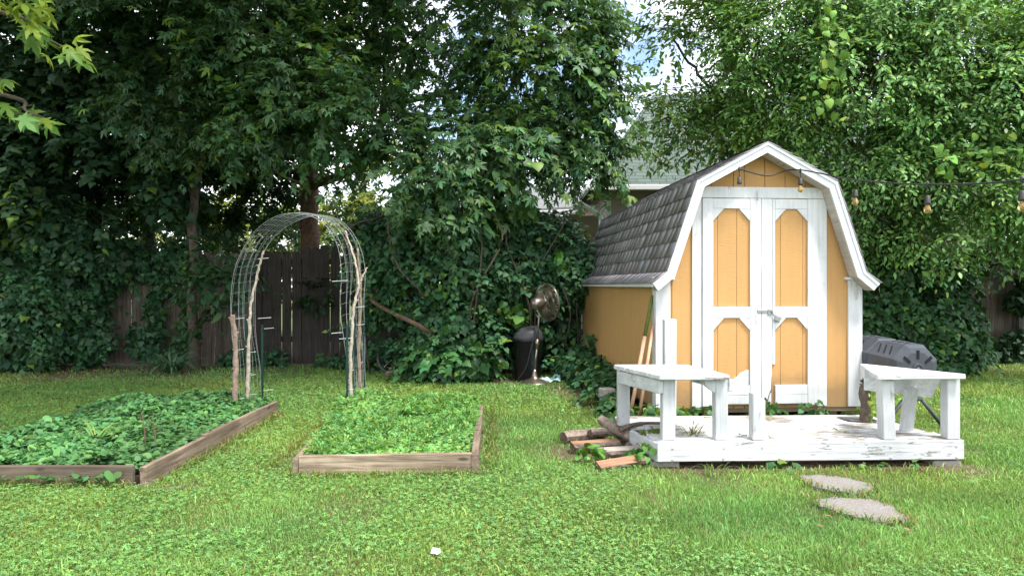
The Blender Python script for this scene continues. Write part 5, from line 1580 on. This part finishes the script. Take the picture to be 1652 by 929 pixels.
for nm, lab, blobs, per, sz, col in (
        ('ivy', 'bright green creeper sprouting between the firewood and the deck corner', [((.90, 4.98, .07), (.10, .09, .08), 1)], 600, .05, (.09, .23, .05)),
        ('weed', 'broad green weed growing through the firewood heap', [((.55, 5.02, .07), (.11, .08, .06), 1)], 450, .05, (.10, .24, .04)),
        ('creeper', 'palm leaved creeper sprig under the middle of the deck front', [((1.83, 4.81, .015), (.11, .03, .05), 1)], 700, .045, (.06, .15, .045)),
        ('creeper', 'long row of creeper leaves below the right half of the deck front', [((2.33, 4.845, .01), (.12, .03, .03), 1), ((2.47, 4.845, .01), (.06, .03, .04), 1)], 800, .042, (.06, .16, .045)),
        ('creeper', 'creeper sprig under the right end of the deck front', [((2.66, 4.855, .01), (.06, .03, .045), 1), ((2.86, 4.86, .01), (.04, .03, .03), 1)], 800, .042, (.08, .19, .05)),
        ('weed', 'green weeds growing in the gap between deck and shed doors', [((1.62, 6.2, .10), (.22, .12, .10), .8), ((2.25, 6.3, .10), (.14, .1, .12), .8), ((2.62, 6.3, .10), (.14, .12, .13), .8), ((1.3, 6.1, .1), (.2, .2, .13), 1), ((1.1, 6.25, .06), (.25, .25, .13), 1)], 520, .05, (.06, .15, .045)),
        ('vine', 'yellow green vine climbing the brown stump by the right bench', [((2.775, 5.60, .33), (.03, .04, .2), 1)], 700, .04, (.20, .30, .04)),
        ('weed', 'small mossy green clump on the left end of the deck', [((1.0, 5.2, .19), (.08, .06, .035), 1)], 900, .03, (.10, .15, .03))):
    ivy(nm, lab, 'plant', blobs, per, sz, col, mat='herb', back=2, wob=.1, depth=.03, young=.08, tmpl=T_IVY if nm in ('ivy', 'creeper') else T_HEART, base_pt=(blobs[0][0][0], blobs[0][0][1], 0))
# loose leaf clusters lying on the deck
for x, y, lab in ((1.62, 5.05, 'curled green leaf lying behind the short middle deck post'), (1.74, 5.02, 'brown green leaf lying right of the short middle deck post'), (2.36, 5.2, 'leaf cluster lying in the middle of the right half of the deck'), (2.05, 5.72, 'small leaf heap at the back middle of the deck'), (1.52, 5.75, 'leaf heap at the back left of the deck')):
    n = 5; p = np.array([(x, y, .19)] * n) + rng.normal(0, .02, (n, 3)) * np.array([1.4, 1, .2])
    o = obj('dead_leaves', leaves('dead_leaves', T_MAPLE, p, rng.normal(size=(n, 3)) * np.array([1, 1, .05]), rng.normal(size=(n, 3)) * .15 + np.array([0, 0, 1]), rng.uniform(.025, .05, n), palette(n, (.13, .15, .04), .3, .3, (.25, .2, .06))), M['dry'])
    settle(tag(o, lab, 'leaves', 'leaves lying on the deck'), (x, y, .18))
for i, (u, v, lab) in enumerate(((838, 713, 'tan fallen leaf on the lawn left of the firewood'), (1338, 846, 'orange fallen leaf on the lawn below the larger stepping stone'), (1322, 862, 'tiny orange fallen leaf near the bottom stepping stone'), (1516, 668, 'pale yellow fallen leaf under the right bench'), (1595, 850, 'green fallen leaf at the lower right of the lawn'), (1462, 868, 'brown fallen leaf right of the larger stepping stone'))):
    y = F * EYE / (v - 460); x = (u - 826) / F * y
    o = obj('fallen_leaf', leaves('fallen_leaf', T_MAPLE, np.array([(x, y, .045)]), rng.normal(size=(1, 3)) * np.array([1, 1, .1]), np.array([(.1, -.3, 1)]), np.array([.045]), np.array([[(.36, .22, .09), (.30, .16, .07), (.28, .15, .06), (.45, .36, .12), (.12, .28, .08), (.3, .18, .09)][i]])), M['dry'])
    settle(tag(o, lab, 'leaf', 'fallen leaves on the lawn'), (x, y, .03))


# -- strap leaved clumps
def straps(name, label, c, n, L, w, col, spread=1.0):
    V, Fc, Cc = [], [], []
    for k in range(n):
        a = random.uniform(0, 6.28); l = L * random.uniform(.6, 1.15); out = random.uniform(.35, 1.0) * spread
        d = Vector((math.cos(a), math.sin(a), 0)); s = Vector((-d.y, d.x, 0)); p0 = Vector(c) + d * random.uniform(0, .08)
        i0 = len(V); m = 6; cc = np.array(col) * random.uniform(.65, 1.4)
        for j in range(m + 1):
            t_ = j / m; p = p0 + d * (l * out * t_) + Vector((0, 0, l * (1.15 * t_ - (.35 + .75 * out) * t_ * t_) * .8))
            p.z = max(p.z, .01); ww = w * (1 - t_ ** 2.2) * .5 + .0008
            V += [p - s * ww, p + s * ww]; Cc += [cc, cc]
        for j in range(m): Fc.append((i0 + 2 * j, i0 + 2 * j + 1, i0 + 2 * j + 3, i0 + 2 * j + 2))
    o = obj(name, mesh_from(name, np.array([tuple(v) for v in V]), np.array(Fc), np.array(Cc)), M['herb'])
    return settle(tag(o, label, 'plant'), (c[0], c[1], 0))


straps('daylily_clump', 'arching strap leaved clump at the foot of the left fence', (-4.75, 10.1, 0), 160, .66, .026, (.10, .20, .11))
straps('grass_tuft', 'dry twiggy grass tuft growing through the left end of the deck', (1.27, 5.12, .17), 46, .22, .004, (.19, .19, .08), .9)
straps('grass_tuft', 'long bladed grass tuft beside the rear left bench leg', (.82, 6.05, 0), 24, .34, .009, (.14, .25, .05), .7)
straps('grass_tuft', 'small grass tuft at the left of the deck front edge', (1.33, 4.80, 0), 16, .16, .006, (.13, .24, .05), 1.0)
straps('grass_tuft', 'pale long grass blades lying in the left raised bed', (-2.95, 5.15, .16), 14, .30, .009, (.20, .32, .09), 1.3)

# -- planting in the two beds: nobody could count these leaves
def bed(name, label, poly, n, hfun, size, col, tmpl, young, ycol, kind='stuff', cat='plants'):
    xs = [p[0] for p in poly]; ys = [p[1] for p in poly]
    x = rng.uniform(min(xs), max(xs), n); y = rng.uniform(min(ys), max(ys), n)
    k = in_poly(x, y, poly); x, y = x[k], y[k]
    q = np.stack([x, y, 0 * x], 1)
    h_ = vnoise(q + 5, 2.3) * .6 + vnoise(q, 7) * .4
    k = h_ > .22 + .1 * rng.random(len(x)); x, y, q = x[k], y[k], q[k]
    top = hfun(x, y) * (.25 + 1.3 * vnoise(q, 2.9)) * (.7 + .6 * vnoise(q, 8))
    z = .06 + top * (1 - .55 * rng.random(len(x)) ** 2)
    p = np.stack([x, y, z], 1); m = len(p)
    nm = rng.normal(size=(m, 3)) * .42 + np.array([0, -.12, 1.0]); ax = rng.normal(size=(m, 3)) * np.array([1, 1, .3]) + np.array([0, -.25, -.15])
    tone = (.65 + .7 * vnoise(q, 1.6))[:, None]
    o = obj(name, leaves(name, tmpl, p, ax, nm, size * rng.normal(1, .42, m).clip(.35, 2.2), palette(m, col, .32, young, ycol) * tone), M['herb'])
    tag(o, label, cat, kind=kind); return o


BLP = [(-3.68, 4.47), (-2.30, 4.47), (-2.28, 6.95), (-3.2, 7.2), (-3.72, 6.9)]
bed('bed_plants', 'dense dark green leafy ground plants filling the left raised bed', BLP, 24000, lambda x, y: .095 + .03 * np.sin(x * 3 + y) + .035 * (y > 5.9), .030, (.098, .245, .082), T_ROUND, .15, (.15, .32, .09))
bed('bed_edge_plants', 'leafy runners spilling over and under the boards of the left raised bed', [(-3.7, 4.33), (-2.40, 4.33), (-2.40, 4.40), (-3.7, 4.40)], 130, lambda x, y: .03 + 0 * x, .036, (.08, .20, .06), T_ROUND, .1, (.12, .27, .05))
BRP = [(-1.38, 4.76), (-.27, 4.78), (-.33, 6.95), (-.9, 7.15), (-1.68, 7.15)]
bed('bed_weeds', 'light green small leaved weeds filling the right raised bed', BRP, 30000, lambda x, y: .03 + .075 * (((y - 5.2) / 1.6).clip(0, 1)) * (.35 + .65 * ((-.6 - x) / .8).clip(0, 1)), .022, (.16, .34, .09), T_HEART, .10, (.22, .36, .06))
fx, fy = rng.uniform(-1.6, -.3, 9000), rng.uniform(4.9, 7.3, 9000)
fq = np.stack([fx, fy, 0 * fx], 1); kk = in_poly(fx, fy, BRP) & (vnoise(fq, 2.6) + .25 * ((fy - 5.6) / 1.5).clip(-1, 1) > .5)
fq = fq[kk]; m = len(fq)
fq[:, 2] = .06 + (.03 + .11 * ((fq[:, 1] - 5.2) / 1.7).clip(0, 1) * vnoise(fq, 2.2)) * (1 - .6 * rng.random(m) ** 2)
tag(obj('feathery_weeds', leaves('feathery_weeds', T_SPRAY, fq, rng.normal(size=(m, 3)) * np.array([1, 1, .4]) + np.array([0, -.2, .35]), rng.normal(size=(m, 3)) * .5 + np.array([0, -.2, 1]), rng.uniform(.035, .085, m), palette(m, (.15, .33, .085), .25, .12, (.24, .36, .08))), M['herb']), 'feathery taller weeds heaped at the back of the right raised bed', 'plants', kind='stuff')
bx, by = rng.uniform(-1.4, -.3, 5200), rng.uniform(4.8, 6.9, 5200)
kk = in_poly(bx, by, BRP); bx, by = bx[kk], by[kk]
gm = blades(bx, by, rng.uniform(.04, .11, len(bx)), np.full(len(bx), .005), rng.uniform(.2, .9, len(bx)), (.18, .34, .07), .08)
tag(obj('bed_grass', gm, M['grass']), 'taller grass blades growing among the weeds of the right raised bed', 'grass', kind='stuff')
for x, y, lab in ((-2.55, 5.05, 'brown dried stalk standing in the left raised bed'), (-2.45, 5.0, 'thin leaning dry stalk in the left raised bed')):
    bm = NB(); limb(bm, [(x, y, .05), (x - .01, y, .2), (x - .03, y + .01, .36)], .006, .002, 5, 5, .003)
    limb(bm, [(x - .01, y, .2), (x + .05, y, .3)], .003, .001, 5, 4, .002); limb(bm, [(x - .02, y, .27), (x - .07, y, .34)], .003, .001, 5, 4, .002)
    settle(tag(obj('dry_stalk', bm, M['bark_red']), lab, 'stalk'), (x, y, 0))

# ================================================================== SKY, SUN, CAMERA
SUN_EL, SUN_AZ = 65.0, 136.0          # azimuth clockwise from +Y: behind the camera, to the right
w = bpy.data.worlds.new('World'); S.world = w; w.use_nodes = True
nt = w.node_tree; nt.nodes.clear()
out = nt.nodes.new('ShaderNodeOutputWorld'); bg = nt.nodes.new('ShaderNodeBackground')
sky = nt.nodes.new('ShaderNodeTexSky'); sky.sky_type = 'NISHITA'; sky.sun_disc = False
sky.sun_elevation = R(SUN_EL); sky.sun_rotation = R(SUN_AZ)
tc = nt.nodes.new('ShaderNodeTexCoord'); ns = nt.nodes.new('ShaderNodeTexNoise'); rp = nt.nodes.new('ShaderNodeValToRGB'); mx = nt.nodes.new('ShaderNodeMix'); mx.data_type = 'RGBA'
ns.inputs['Scale'].default_value = 2.6; ns.inputs['Detail'].default_value = 7; ns.inputs['Roughness'].default_value = .55
rp.color_ramp.elements[0].position = .40; rp.color_ramp.elements[1].position = .54
nt.links.new(tc.outputs['Generated'], ns.inputs['Vector']); nt.links.new(ns.outputs['Fac'], rp.inputs['Fac'])
nt.links.new(rp.outputs['Color'], mx.inputs['Factor']); nt.links.new(sky.outputs['Color'], mx.inputs['A']); mx.inputs['B'].default_value = (9.0, 9.2, 9.6, 1)
nt.links.new(mx.outputs['Result'], bg.inputs['Color']); bg.inputs['Strength'].default_value = .15
nt.links.new(bg.outputs['Background'], out.inputs['Surface'])
sl = bpy.data.lights.new('Sun', 'SUN'); sl.energy = 3.0; sl.angle = R(14); sl.color = (1.0, .96, .88)
so = bpy.data.objects.new('Sun', sl); C.objects.link(so)
d = Vector((math.sin(R(SUN_AZ)) * math.cos(R(SUN_EL)), math.cos(R(SUN_AZ)) * math.cos(R(SUN_EL)), math.sin(R(SUN_EL))))
so.rotation_euler = d.to_track_quat('Z', 'Y').to_euler(); so.location = (6, -6, 12)

cam = bpy.data.cameras.new('Camera'); co = bpy.data.objects.new('Camera', cam); C.objects.link(co)
cam.sensor_width = 36; cam.lens = F * 36 / 1652; cam.shift_y = -4.5 / 1652; cam.clip_start = .05; cam.clip_end = 1500
co.location = (0, 0, EYE); co.rotation_euler = (R(90), 0, 0)
S.camera = co
S.view_settings.view_transform = 'Standard'; S.view_settings.look = 'None'; S.view_settings.gamma = 1; S.view_settings.exposure = 1.12
S.render.engine = 'CYCLES'
cy = S.cycles
cy.max_bounces = 9; cy.diffuse_bounces = 6; cy.glossy_bounces = 3; cy.transmission_bounces = 5; cy.transparent_max_bounces = 6
cy.use_denoising = True
try:
    cy.denoiser = 'OPENIMAGEDENOISE'; cy.denoising_input_passes = 'RGB_ALBEDO_NORMAL'; cy.denoising_prefilter = 'ACCURATE'
except Exception: pass
cy.use_adaptive_sampling = True; cy.adaptive_threshold = .012
cy.sample_clamp_indirect = 6
cy.caustics_reflective = False; cy.caustics_refractive = False
